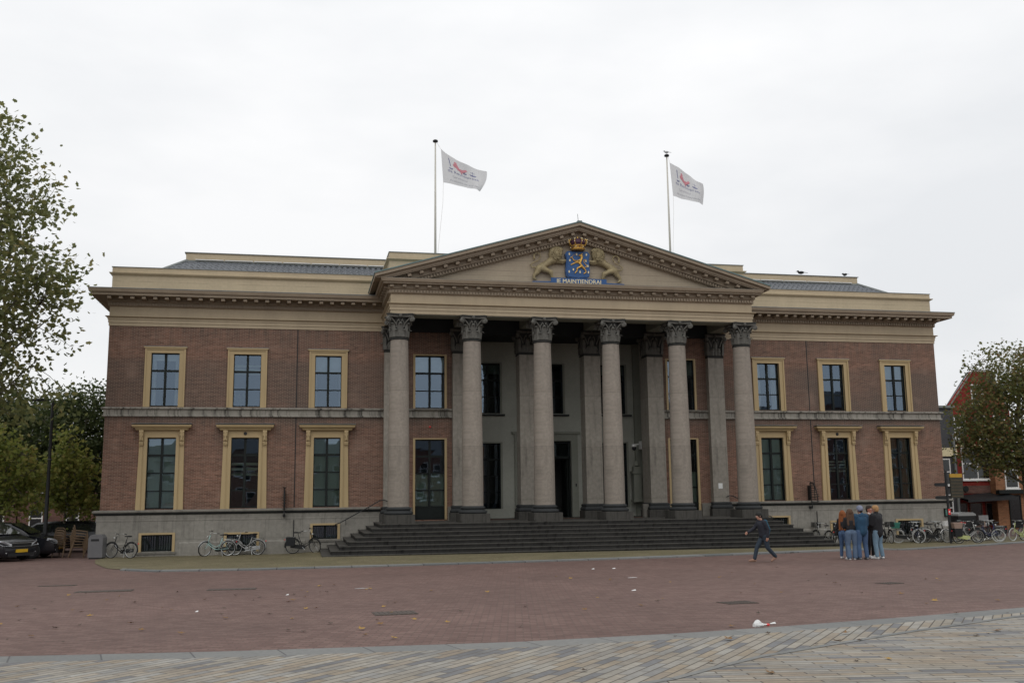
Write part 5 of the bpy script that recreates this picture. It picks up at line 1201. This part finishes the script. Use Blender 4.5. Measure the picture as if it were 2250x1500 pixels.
M['turq'] = mat('pale_turquoise_paint', (.32, .48, .46), .35, .1, 4, bump=0); M['silver'] = mat('silver_paint', (.36, .36, .35), .35, .1, 4, metal=.3, bump=0); M['lime'] = mat('pale_lime_paint', (.46, .50, .22), .4, .1, 4, bump=0); M['green_bag'] = mat('green_canvas', (.04, .17, .13), .8, .2, 5); M['bag_black'] = mat('black_canvas', (.015, .016, .018), .8, .2, 5); M['tan'] = mat('tan_cloth', (.28, .2, .16), .8, .2, 5)
M['darkblue'] = mat('dark_blue_paint', (.02, .03, .09), .4, .1, 4, bump=0)
gL = 'bicycles against the left wing'; gR = 'bicycles parked at the right corner'
bike('black bicycle with red tail lamp leaning between the litter bin and the first basement window', (-19.15, -1.15), math.radians(152), .07, 'iron', 'rubber', 'alu', group=gL)
bike('pale turquoise step-through bicycle in front of the second basement window', (-15.35, -1.0), math.radians(184), -.06, 'turq', 'rubber', 'chrome', steer=.55, fender='alu', group=gL)
bike('silver bicycle against the second basement window, right of the turquoise one', (-14.15, -.62), math.radians(179), .08, 'silver', 'rubber', 'chrome', fender='alu', guard='alu', steer=.2, group=gL)
bike('dark bicycle with black panniers below the small window beside the steps', (-11.75, -.85), math.radians(-4), .07, 'iron', 'rubber', 'chrome', steer=-.6, bag='bag_black', fender='iron', group=gL)
g2 = 'bicycles half hidden behind the right end of the steps'
bike('silver bicycle behind the right end of the steps, nearest the steps', (12.75, -.9), math.radians(100), .05, 'silver', 'rubber', 'chrome', crate='iron', group=g2)
bike('black bicycle behind the group of people, middle of the three by the wall', (13.5, -.95), math.radians(80), .06, 'iron', 'rubber', 'chrome', group=g2)
bike('dark bicycle with pale mudguards against the wall right behind the people', (14.2, -.9), math.radians(95), .05, 'bin', 'rubber', 'chrome', fender='alu', group=g2)
bike('black bicycle with a green canvas bag below the last basement window', (16.95, -1.55), math.radians(-38), .07, 'iron', 'greytire', 'alu', basket='green_bag', fender='alu', steer=.3, group=gR)
bike('low dark bicycle standing end-on left of the one with a white crate', (17.75, -1.0), math.radians(83), .05, 'bag_black', 'rubber', 'alu', group=gR)
bike('bicycle with a white front crate and white mudguard beside the finger post', (18.35, -1.7), math.radians(-25), .06, 'iron', 'rubber', 'chrome', crate='white', fender='white', steer=.5, group=gR)
bike('bicycle with black panniers, a tan bag and a pale green chain guard, nearest the square', (19.0, -3.2), math.radians(-6), .05, 'silver', 'rubber', 'chrome', bag='bag_black', basket='tan', guard='lime', fender='bag_black', steer=-.15, group=gR)
bike('black bicycle behind the one with the pale green chain guard', (20.1, -1.6), math.radians(-60), .05, 'iron', 'rubber', 'alu', crate='bag_black', group=gR)
bike('small bicycle with pale tyres and silver hub, end-on in the middle of the right row', (20.75, -2.3), math.radians(-48), .05, 'darkblue', 'greytire', 'chrome', fender='bag_black', group=gR)
bike('dark blue bicycle with pale tyres and a black crate in the right row', (21.6, -1.4), math.radians(168), .05, 'darkblue', 'greytire', 'chrome', crate='bag_black', group=gR)
bike('pale lime bicycle facing left at the right edge of the picture', (23.3, -1.5), math.radians(175), .05, 'lime', 'greytire', 'chrome', fender='bag_black', guard='lime', steer=.35, group=gR)
bike('black bicycle with a black pannier behind the pale lime one', (22.7, -.2), math.radians(186), .05, 'iron', 'rubber', 'alu', bag='bag_black', group=gR)
bike('black bicycle with red saddle behind the small pale-tyred one', (21.3, -.2), math.radians(-70), .05, 'iron', 'rubber', 'alu', saddle='red', group=gR)
bike('dark bicycle at the back of the right row behind the white crate', (19.3, -.4), math.radians(70), .05, 'iron', 'rubber', 'alu', group=gR)

bike('black bicycle standing end-on just right of the group of people', (15.5, -.9), math.radians(75), .05, 'iron', 'rubber', 'alu', group=gR)
bike('dark bicycle with its front wheel toward the square, left of the green bag', (16.1, -1.1), math.radians(-100), .05, 'iron', 'rubber', 'alu', crate='bag_black', group=gR)
bike('dark blue bicycle between the green bag and the white crate', (17.45, -1.5), math.radians(-110), .05, 'darkblue', 'rubber', 'chrome', group=gR)
bike('black bicycle with panniers close behind the finger post', (18.7, -.9), math.radians(-80), .05, 'iron', 'rubber', 'chrome', bag='bag_black', group=gR)
bike('dark bicycle with a tan bag behind the dark blue one with the crate', (22.0, -.5), math.radians(30), .05, 'iron', 'rubber', 'chrome', basket='tan', group=gR)
bike('dark bicycle with a black crate in front of the menu board', (24.4, -.6), math.radians(200), .05, 'darkblue', 'rubber', 'chrome', crate='bag_black', group=gR)
bike('silver bicycle with pale mudguards in front of the waste container', (20.4, -.7), math.radians(15), .05, 'silver', 'rubber', 'chrome', fender='alu', group=gR)
# ------------------------------------------------------------------ people
M['skin'] = mat('skin', (.46, .25, .18), .55, .08, 6, bump=0); M['skin_red'] = mat('ruddy_skin', (.46, .20, .14), .55, .08, 6, bump=0)
for nm, c in (('c_black', (.014, .014, .017)), ('c_navy', (.02, .022, .032)), ('c_teal', (.012, .075, .12)), ('c_coat', (.018, .06, .115)), ('jean_mid', (.055, .10, .19)), ('jean_light', (.16, .25, .33)), ('jean_dark', (.025, .038, .055)), ('jean_grey', (.09, .135, .21)), ('c_white', (.6, .6, .6)), ('h_red', (.22, .07, .02)), ('h_brown', (.09, .05, .03)), ('h_blond', (.38, .22, .10)), ('h_dark', (.03, .02, .015)), ('c_beanie', (.20, .22, .30)), ('c_blackcap', (.02, .02, .018)), ('shoe_tan', (.30, .18, .13)), ('c_pink', (.55, .45, .42))): M[nm] = mat(nm, c, .8, .22, 7, bump=.2)
def person(label, xy, rz, H, J=None, top='c_black', legs='jean_mid', shoes='c_white', hair='h_brown', hairlen=0, hat=None, skin='skin', coat_len=.86, puff=1.0, flare=0., hood=False, scarf=None, side=None, collar=False, female=False, legw=1.):
    s = H/1.75; g = 'people standing together on the square'
    root = empty('person', (*xy, gz(*xy)), label, 'person', None, rz); root.scale = (s, s, s)
    D = {}
    for n_, sd in (('L', -1), ('R', 1)):
        D['hip'+n_] = (sd*.085*legw, 0, .92); D['knee'+n_] = (sd*.105*legw, .01, .50); D['ank'+n_] = (sd*.115*legw, -.03, .085); D['toe'+n_] = (sd*.14*legw, .13, .035)
        D['sh'+n_] = (sd*(.165 if female else .185), 0, 1.415); D['el'+n_] = (sd*.235, -.03, 1.14); D['wr'+n_] = (sd*.22, .06, .91)
    D.update(pel=(0, 0, .95), waist=(0, 0, 1.10), chest=(0, .005, 1.30), neck=(0, -.01, 1.47), head=(0, .02, 1.635), face=(0, 1, -.05))
    D.update(J or {}); V3 = {k_: Vector(v) for k_, v in D.items()}
    f = V3['face'].normalized(); rt = f.cross(Vector((0, 0, 1))).normalized(); up = rt.cross(f)
    hc = V3['head']; Hd = lambda r_, u_, w_: tuple(hc+rt*r_+up*u_+f*w_)
    P = [(Hd(0, .035, -.015), .092, Hd(0, .03, .02), .084), (Hd(0, -.03, .03), .070, Hd(0, -.075, .045), .050), (Hd(0, -.02, -.02), .07, Hd(0, -.07, -.02), .055), (tuple(V3['neck']), .058, Hd(0, -.07, -.015), .054)]
    P += [(Hd(0, .01, .098), .010, Hd(0, -.022, .118), .015)]                                   # nose
    for q in (-1, 1): P += [(Hd(q*.083, .015, .0), .018, Hd(q*.086, -.02, .0), .014), (Hd(q*.03, .03, .098), .012, Hd(q*.045, .03, .09), .012)]     # ears, brow
    P += [(Hd(-.022, -.048, .088), .009, Hd(.022, -.048, .088), .009), (Hd(-.02, -.060, .085), .009, Hd(.02, -.060, .085), .009)]      # lips
    P += [(tuple(V3['pel']), .115, tuple(V3['waist']), .105), (tuple(V3['waist']), .105, tuple(V3['chest']), .12), (tuple(V3['chest']), .12, tuple(V3['neck']), .06)]
    for n_, sd in (('L', -1), ('R', 1)):
        A = V3; P += [(tuple(A['hip'+n_]), .08, tuple(A['knee'+n_]), .05), (tuple(A['knee'+n_]), .05, tuple(A['ank'+n_]), .035), (tuple(A['ank'+n_]), .034, tuple(A['toe'+n_]), .025),
                       (tuple(A['chest']), .09, tuple(A['sh'+n_]), .052), (tuple(A['sh'+n_]), .05, tuple(A['el'+n_]), .036), (tuple(A['el'+n_]), .036, tuple(A['wr'+n_]), .024)]
        d = (A['wr'+n_]-A['el'+n_]).normalized(); inw = Vector((-sd, 0, 0)); wd = d.cross(inw); wd = wd.normalized() if wd.length > .1 else Vector((0, 1, 0)); inw = wd.cross(d).normalized()*(1 if wd.cross(d).dot(Vector((-sd, 0, 0))) > 0 else -1)
        w0 = A['wr'+n_]; pc = w0+d*.085
        P += [(tuple(w0+d*.015), .024, tuple(pc), .02), (tuple(w0+d*.02+wd*.018), .019, tuple(pc+wd*.024), .016), (tuple(w0+d*.02-wd*.018), .019, tuple(pc-wd*.024), .015)]
        for q, ln in enumerate((.070, .080, .074, .058)):       # four fingers, slightly curled, unequal
            o_ = pc+wd*(.034-.0225*q); k1 = o_+d*ln*.55+inw*.010; k2 = k1+d*ln*.42+inw*.028
            P += [(tuple(o_), .0105, tuple(k1), .0095), (tuple(k1), .0095, tuple(k2), .008)]
        th0 = w0+d*.03+wd*.03; th1 = th0+d*.035+wd*.026+inw*.012; P += [(tuple(th0), .013, tuple(th1), .0115), (tuple(th1), .0115, tuple(th1+d*.03+inw*.010), .0095)]
    blobs('body', P, skin, root, .0095, 2)
    A = V3
    # trousers
    T_ = [(tuple(A['pel']), .135, tuple(A['waist']+Vector((0, 0, -.06))), .122)]
    for n_, sd in (('L', -1), ('R', 1)):
        an = A['ank'+n_]; kn = A['knee'+n_]; bot = an+(kn-an).normalized()*.0
        T_ += [(tuple(A['hip'+n_]+Vector((0, -.015, .0))), .108*legw, tuple(kn), .071*legw), (tuple(kn), .070*legw, tuple(bot+Vector((0, .0, .03))), .058*legw+flare)]
        T_ += [(tuple(A['hip'+n_]+Vector((sd*.0, -.05, -.02))), .085, tuple(A['hip'+n_]+Vector((0, -.03, -.12))), .08)]
    tq = blobs('trousers', T_, legs, root, .012, 3)
    # shoes
    for n_ in 'LR':
        an, to = A['ank'+n_], A['toe'+n_]; b_ = an+(an-to).normalized()*.035; b_.z = max(.04, an.z-.045) if an.z < .14 else an.z-.03
        blobs('shoe', [(tuple(b_), .042, tuple(to), .036), (tuple(an+Vector((0, 0, -.01))), .046, tuple(to+Vector((0, 0, .01))), .034), (tuple(to), .036, tuple(to+(to-b_).normalized()*.035), .03)], shoes, root, .010, 2)
    # coat or top with sleeves
    cl = coat_len; k_ = puff
    Cc = [(tuple(A['pel']+Vector((0, 0, cl-.95+.09))), .142*k_, tuple(A['waist']), .135*k_), (tuple(A['waist']), .135*k_, tuple(A['chest']), .15*k_), (tuple(A['chest']+Vector((-.05, 0, .02))), .125*k_, tuple(A['chest']+Vector((.05, 0, .02))), .125*k_),
          (tuple(A['chest']), .14*k_, tuple(A['neck']+Vector((0, 0, -.03))), .075)]
    for sd in (-1, 1): Cc += [(tuple(A['pel']+Vector((sd*.06, 0, cl-.95+.08))), .11*k_, tuple(A['chest']+Vector((sd*.07, 0, 0))), .115*k_)]
    for n_ in 'LR': Cc += [(tuple(A['chest']+Vector((0, 0, .06))), .10, tuple(A['sh'+n_]), .077*k_), (tuple(A['sh'+n_]), .076*k_, tuple(A['el'+n_]), .060*k_), (tuple(A['el'+n_]), .060*k_, tuple(A['wr'+n_]), .045*k_)]
    if collar: Cc += [(tuple(A['neck']+Vector((0, 0, .0))), .078, tuple(A['neck']+Vector((0, 0, .055))), .074)]
    if hood: Cc += [(tuple(A['neck']+Vector((-.07, -.07, -.02))), .07, tuple(A['neck']+Vector((.07, -.07, -.02))), .07), (tuple(A['neck']+Vector((0, -.09, .01))), .07, tuple(A['neck']+Vector((0, -.12, -.10))), .055)]
    blobs('jacket' if coat_len < 1 or True else 'top', Cc, top, root, .013, 2)
    if side:       # coloured stripe of sleeve and shoulder on one side
        n_ = side[0]; blobs('sleeve_panel', [(tuple(A['sh'+n_]+Vector((0, -.03, .03))), .062*k_, tuple(A['el'+n_]+Vector((0, -.02, 0))), .055*k_), (tuple(A['el'+n_]+Vector((0, -.02, 0))), .055*k_, tuple(A['wr'+n_]+Vector((0, -.01, .03))), .042*k_), (tuple(A['sh'+n_]+Vector((0, -.06, .03))), .06, tuple(A['neck']+Vector((0, -.08, -.04))), .05)], side[1], root, .013, 2)
        bpy.data.objects[root.children[-1].name].location = (-.012 if n_ == 'L' else .012, -.006, 0)
    if scarf: blobs('scarf', [(tuple(A['neck']+Vector((-.05, .04, .03))), .045, tuple(A['neck']+Vector((.05, .04, .03))), .045), (tuple(A['neck']+Vector((.02, .09, .0))), .038, tuple(A['neck']+Vector((-.02, .14, -.20))), .035)], scarf, root, .012, 2)
    # hair / hat
    if hat:
        blobs('hat', [(Hd(0, .055, -.02), .103, Hd(0, .06, .01), .098), (Hd(0, .03, -.03), .104, Hd(0, .03, -.01), .103)], hat, root, .010, 2)
        if hairlen == 0: blobs('hair', [(Hd(0, -.02, -.045), .075, Hd(0, -.04, -.04), .065)], hair, root, .010, 2)
    if hairlen > 0:
        Hh = [(Hd(0, .05, -.03), .104, Hd(0, .01, -.035), .104)]
        for q in (-1, 0, 1): Hh += [(Hd(q*.06, .02, -.055), .06, Hd(q*.085, -.16, -.06), .058), (Hd(q*.085, -.16, -.06), .058, Hd(q*.095, -.16-hairlen, -.085), .04)]
        Hh += [(Hd(-.085, .03, .02), .03, Hd(-.105, -.18, .02), .03), (Hd(.085, .03, .02), .03, Hd(.105, -.18, .02), .03)]
        ho = blobs('hair', Hh, hair, root, .011, 1)
    elif not hat:
        blobs('hair', [(Hd(0, .052, -.028), .101, Hd(0, .062, .012), .090), (Hd(0, -.01, -.05), .082, Hd(0, .03, -.045), .09), (Hd(-.05, .04, -.02), .06, Hd(.05, .04, -.02), .06)], hair, root, .009, 1)
    for q in (-1, 1):
        b = MB(); b.ball(Hd(q*.033, .012, .098), .0115); e = b.build('eye', 'white', root, True); b = MB(); b.ball(Hd(q*.033, .012, .106), .006); b.build('iris', 'iron', e)
    return root
person('man in a black cap walking left, dark jacket with blue sleeve', (3.3, -14.0), PI/2, 1.66, dict(hipL=(-.08, 0, .90), hipR=(.08, 0, .90), kneeL=(-.09, -.08, .50), ankL=(-.09, -.36, .17), toeL=(-.10, -.24, .06), kneeR=(.09, .24, .50), ankR=(.09, .34, .10), toeR=(.10, .50, .05),
       waist=(0, .02, 1.08), chest=(0, .05, 1.28), neck=(0, .075, 1.44), head=(0, .13, 1.59), face=(0, 1, -.22), shL=(-.18, .03, 1.38), shR=(.18, .07, 1.38), elL=(-.23, -.08, 1.13), wrL=(-.23, -.04, .88), elR=(.24, .22, 1.16), wrR=(.20, .48, 1.03)),
       top='c_navy', legs='jean_dark', shoes='shoe_tan', hair='h_dark', hat='c_blackcap', side=('L', 'c_teal'), puff=1.15, legw=1.1)
inw = dict(elL=(-.23, .05, 1.14), wrL=(-.12, .24, 1.10), elR=(.23, .05, 1.14), wrR=(.12, .24, 1.10))
person('woman with long red hair half hidden behind the brown-haired woman', (6.84, -13.0), -.9, 1.64, inw, top='c_black', legs='jean_mid', hair='h_red', hairlen=.42, coat_len=1.0, female=True, puff=.9)
person('brown-haired woman seen from behind in a black top and flared jeans', (6.56, -13.95), -.25, 1.69, dict(inw, ankL=(-.11, -.03, .085), ankR=(.10, -.0, .085), toeR=(.2, .13, .035)), legw=1.12, top='c_black', legs='jean_grey', hair='h_brown', hairlen=.26, coat_len=1.02, female=True, puff=.95, flare=.03)
person('man in a blue hooded coat, grey-blue beanie and blue jeans, back turned', (6.93, -14.0), .05, 1.79, inw, top='c_coat', legs='jean_mid', shoes='bin', hair='h_dark', hat='c_beanie', coat_len=.84, puff=1.36, legw=1.18, hood=True)
person('ruddy-faced dark-haired man facing the camera between the two men in coats', (7.85, -13.05), PI+.35, 1.80, inw, top='c_black', legs='c_black', shoes='c_white', hair='h_dark', skin='skin_red', scarf='c_pink')
person('blond man in a black padded jacket, light blue jeans and white shoes', (7.68, -13.75), .45, 1.80, dict(inw, ankR=(.16, -.05, .085), toeR=(.22, .10, .035), kneeR=(.12, 0, .5)), top='c_black', legs='jean_light', hair='h_blond', coat_len=.80, puff=1.42, legw=1.15, collar=True)

# ------------------------------------------------------------------ drains, leaves, litter
M['drain'] = mat('rusty_cast_iron', (.085, .068, .058), .8, .4, 6)
def drain(x, y, w, d, rz, label, g='drain covers in the red paving'):
    b = MB(); b.box(-w/2, w/2, -d/2, d/2, -.01, .004); 
    o = b.build('drain_cover', 'drain', None); o.location = (x, y, gz(x, y)+.006); o.rotation_euler = (math.atan(-.0215), 0, rz); tag(o, label, 'drain cover', g)
    b = MB(); n = 9
    for q in range(n): xx = -w/2+w*(q+.5)/n; b.box(xx-w/n*.28, xx+w/n*.28, -d/2+.04, d/2-.04, .0041, .009)
    b.build('grate_bars', 'drain', o)
drain(-16.3, -20.1, 1.25, .55, .05, 'dark iron drain cover below the litter bin, leftmost of the large ones'); drain(-13.4, -20.6, 1.1, .5, .0, 'dark iron drain cover second from the left'); drain(-10.25, -27.8, .72, .6, .05, 'ribbed iron drain cover nearest the planks'); drain(-4.05, -27.9, .6, .5, .1, 'dark drain cover right of the centre'); drain(-17.9, -17.5, .9, .3, .02, 'thin far drain cover at the left side'); drain(1.2, -24.5, .5, .4, .3, 'small dark cover toward the right side')
M['leaf_brown'] = mat('brown_leaf', (.20, .11, .04), .8, .3, 20, bump=0); M['leaf_yellow'] = mat('yellow_leaf', (.36, .22, .05), .8, .3, 20, bump=0); M['leaf_darkb'] = mat('dark_wet_leaf', (.07, .05, .035), .7, .3, 20, bump=0)
rr = random.Random(21); protos = []
for mt, lab in (('leaf_brown', 'brown dry plane leaf lying on the square'), ('leaf_yellow', 'yellow fallen plane leaf lying on the square'), ('leaf_darkb', 'small dark wet leaf lying on the square')):
    b = MB(); pts = []
    for q in range(10): a = 2*PI*q/10; r_ = .085*(1 if q % 2 else .55)*rr.uniform(.8, 1.15); pts.append((r_*math.cos(a), r_*math.sin(a), .012+.03*rr.random()*(1 if q % 2 else .3)))
    b.add([(0, 0, .006)]+pts, [(0, q+1, (q+1) % 10+1) for q in range(10)]); protos.append((b.build('fallen_leaf', mt, None), lab))
cnt = [0, 0, 0]
for q in range(135):
    w = rr.choices((0, 1, 2), (4, 3, 4))[0]
    if rr.random() < .5: x, y = rr.uniform(-17.5, -8.5), rr.uniform(-31.5, -20)
    elif rr.random() < .75: x, y = rr.uniform(-8, 3), rr.uniform(-32, -17)
    else: x, y = rr.uniform(-9, -1), rr.uniform(-36, -32.5)
    o0, lab = protos[w]; o = o0 if cnt[w] == 0 else o0.copy(); 
    if cnt[w]: COL.objects.link(o)
    cnt[w] += 1; o.location = (x, y, gz(x, y)+(.012 if y > bandN(x) else .026)); o.rotation_euler = (rr.uniform(-.15, .15), rr.uniform(-.15, .15), rr.uniform(0, 6.3)); sc = rr.uniform(.5, 1.15)*(.6 if w == 2 else .8); o.scale = (sc, sc, sc)
    tag(o, lab, 'leaf', ['brown fallen leaves', 'yellow fallen leaves', 'dark fallen leaves'][w])
# crumpled white paper bag with a red end
b = MB(); rb = random.Random(4); n, k2 = 9, 8; vs = []
for i in range(n):
    t = i/(n-1)
    for j in range(k2):
        a = 2*PI*j/k2; r_ = (.07*math.sin(PI*min(1, t*1.1+.12))+.03)*rb.uniform(.7, 1.25); vs.append((-.2+.36*t, r_*math.cos(a)*1.2, max(.004, .05+r_*math.sin(a)*(1.2 if t < .5 else .6))))
b.add(vs, [(i*k2+j, i*k2+(j+1) % k2, (i+1)*k2+(j+1) % k2, (i+1)*k2+j) for i in range(n-1) for j in range(k2)]+[list(range(k2-1, -1, -1)), [(n-1)*k2+j for j in range(k2)]])
o = b.build('paper_bag', 'paper', None); o.location = (-5.45, -31.75, gz(-5.45, -31.75)+.02); o.rotation_euler = (0, 0, .1); o.scale = (.6, .6, .55); tag(o, 'crumpled white paper bag with a red end on the grey stone band', 'litter')
b = MB(); b.ball((.17, 0, .04), (.055, .05, .035)); b.build('red_end', 'red', o, True)
for i, (x, y, sx, sy_, lab) in enumerate(((-10.45, -21.7, .42, .05, 'white strip marking plate lying in the paving left of the centre'), (-3.5, -20.4, .40, .06, 'white paper scrap lying below the fourth column'), (-4.9, -24.6, .16, .06, 'small white paper scrap right of the centre'), (-3.25, -16.0, .14, .1, 'white crumpled scrap by the kerb, left of the pair'), (-2.6, -16.0, .16, .1, 'white crumpled scrap by the kerb, right of the pair'), (-5.1, -31.4, .14, .06, 'tiny white scrap right of the paper bag'), (-13.6, -26.5, .09, .06, 'white scrap among the leaves on the left'), (-12.1, -23.1, .1, .05, 'white scrap left of the white strip'))):
    b = MB(); q = random.Random(i); b.add([(-sx/2, -sy_/2, .005), (sx/2, -sy_/2, .01), (sx/2, sy_/2, .012+.03*(sx < .3)), (-sx/2, sy_/2, .01), (0, 0, .02+.02*(sx < .3))], [(0, 1, 4), (1, 2, 4), (2, 3, 4), (3, 0, 4)])
    o = b.build('paper_scrap', 'alu' if i == 0 else 'paper', None); o.scale = (.6, .6, .6) if i else (.8, .8, .8); o.location = (x, y, gz(x, y)+.012); tag(o, lab, 'litter')
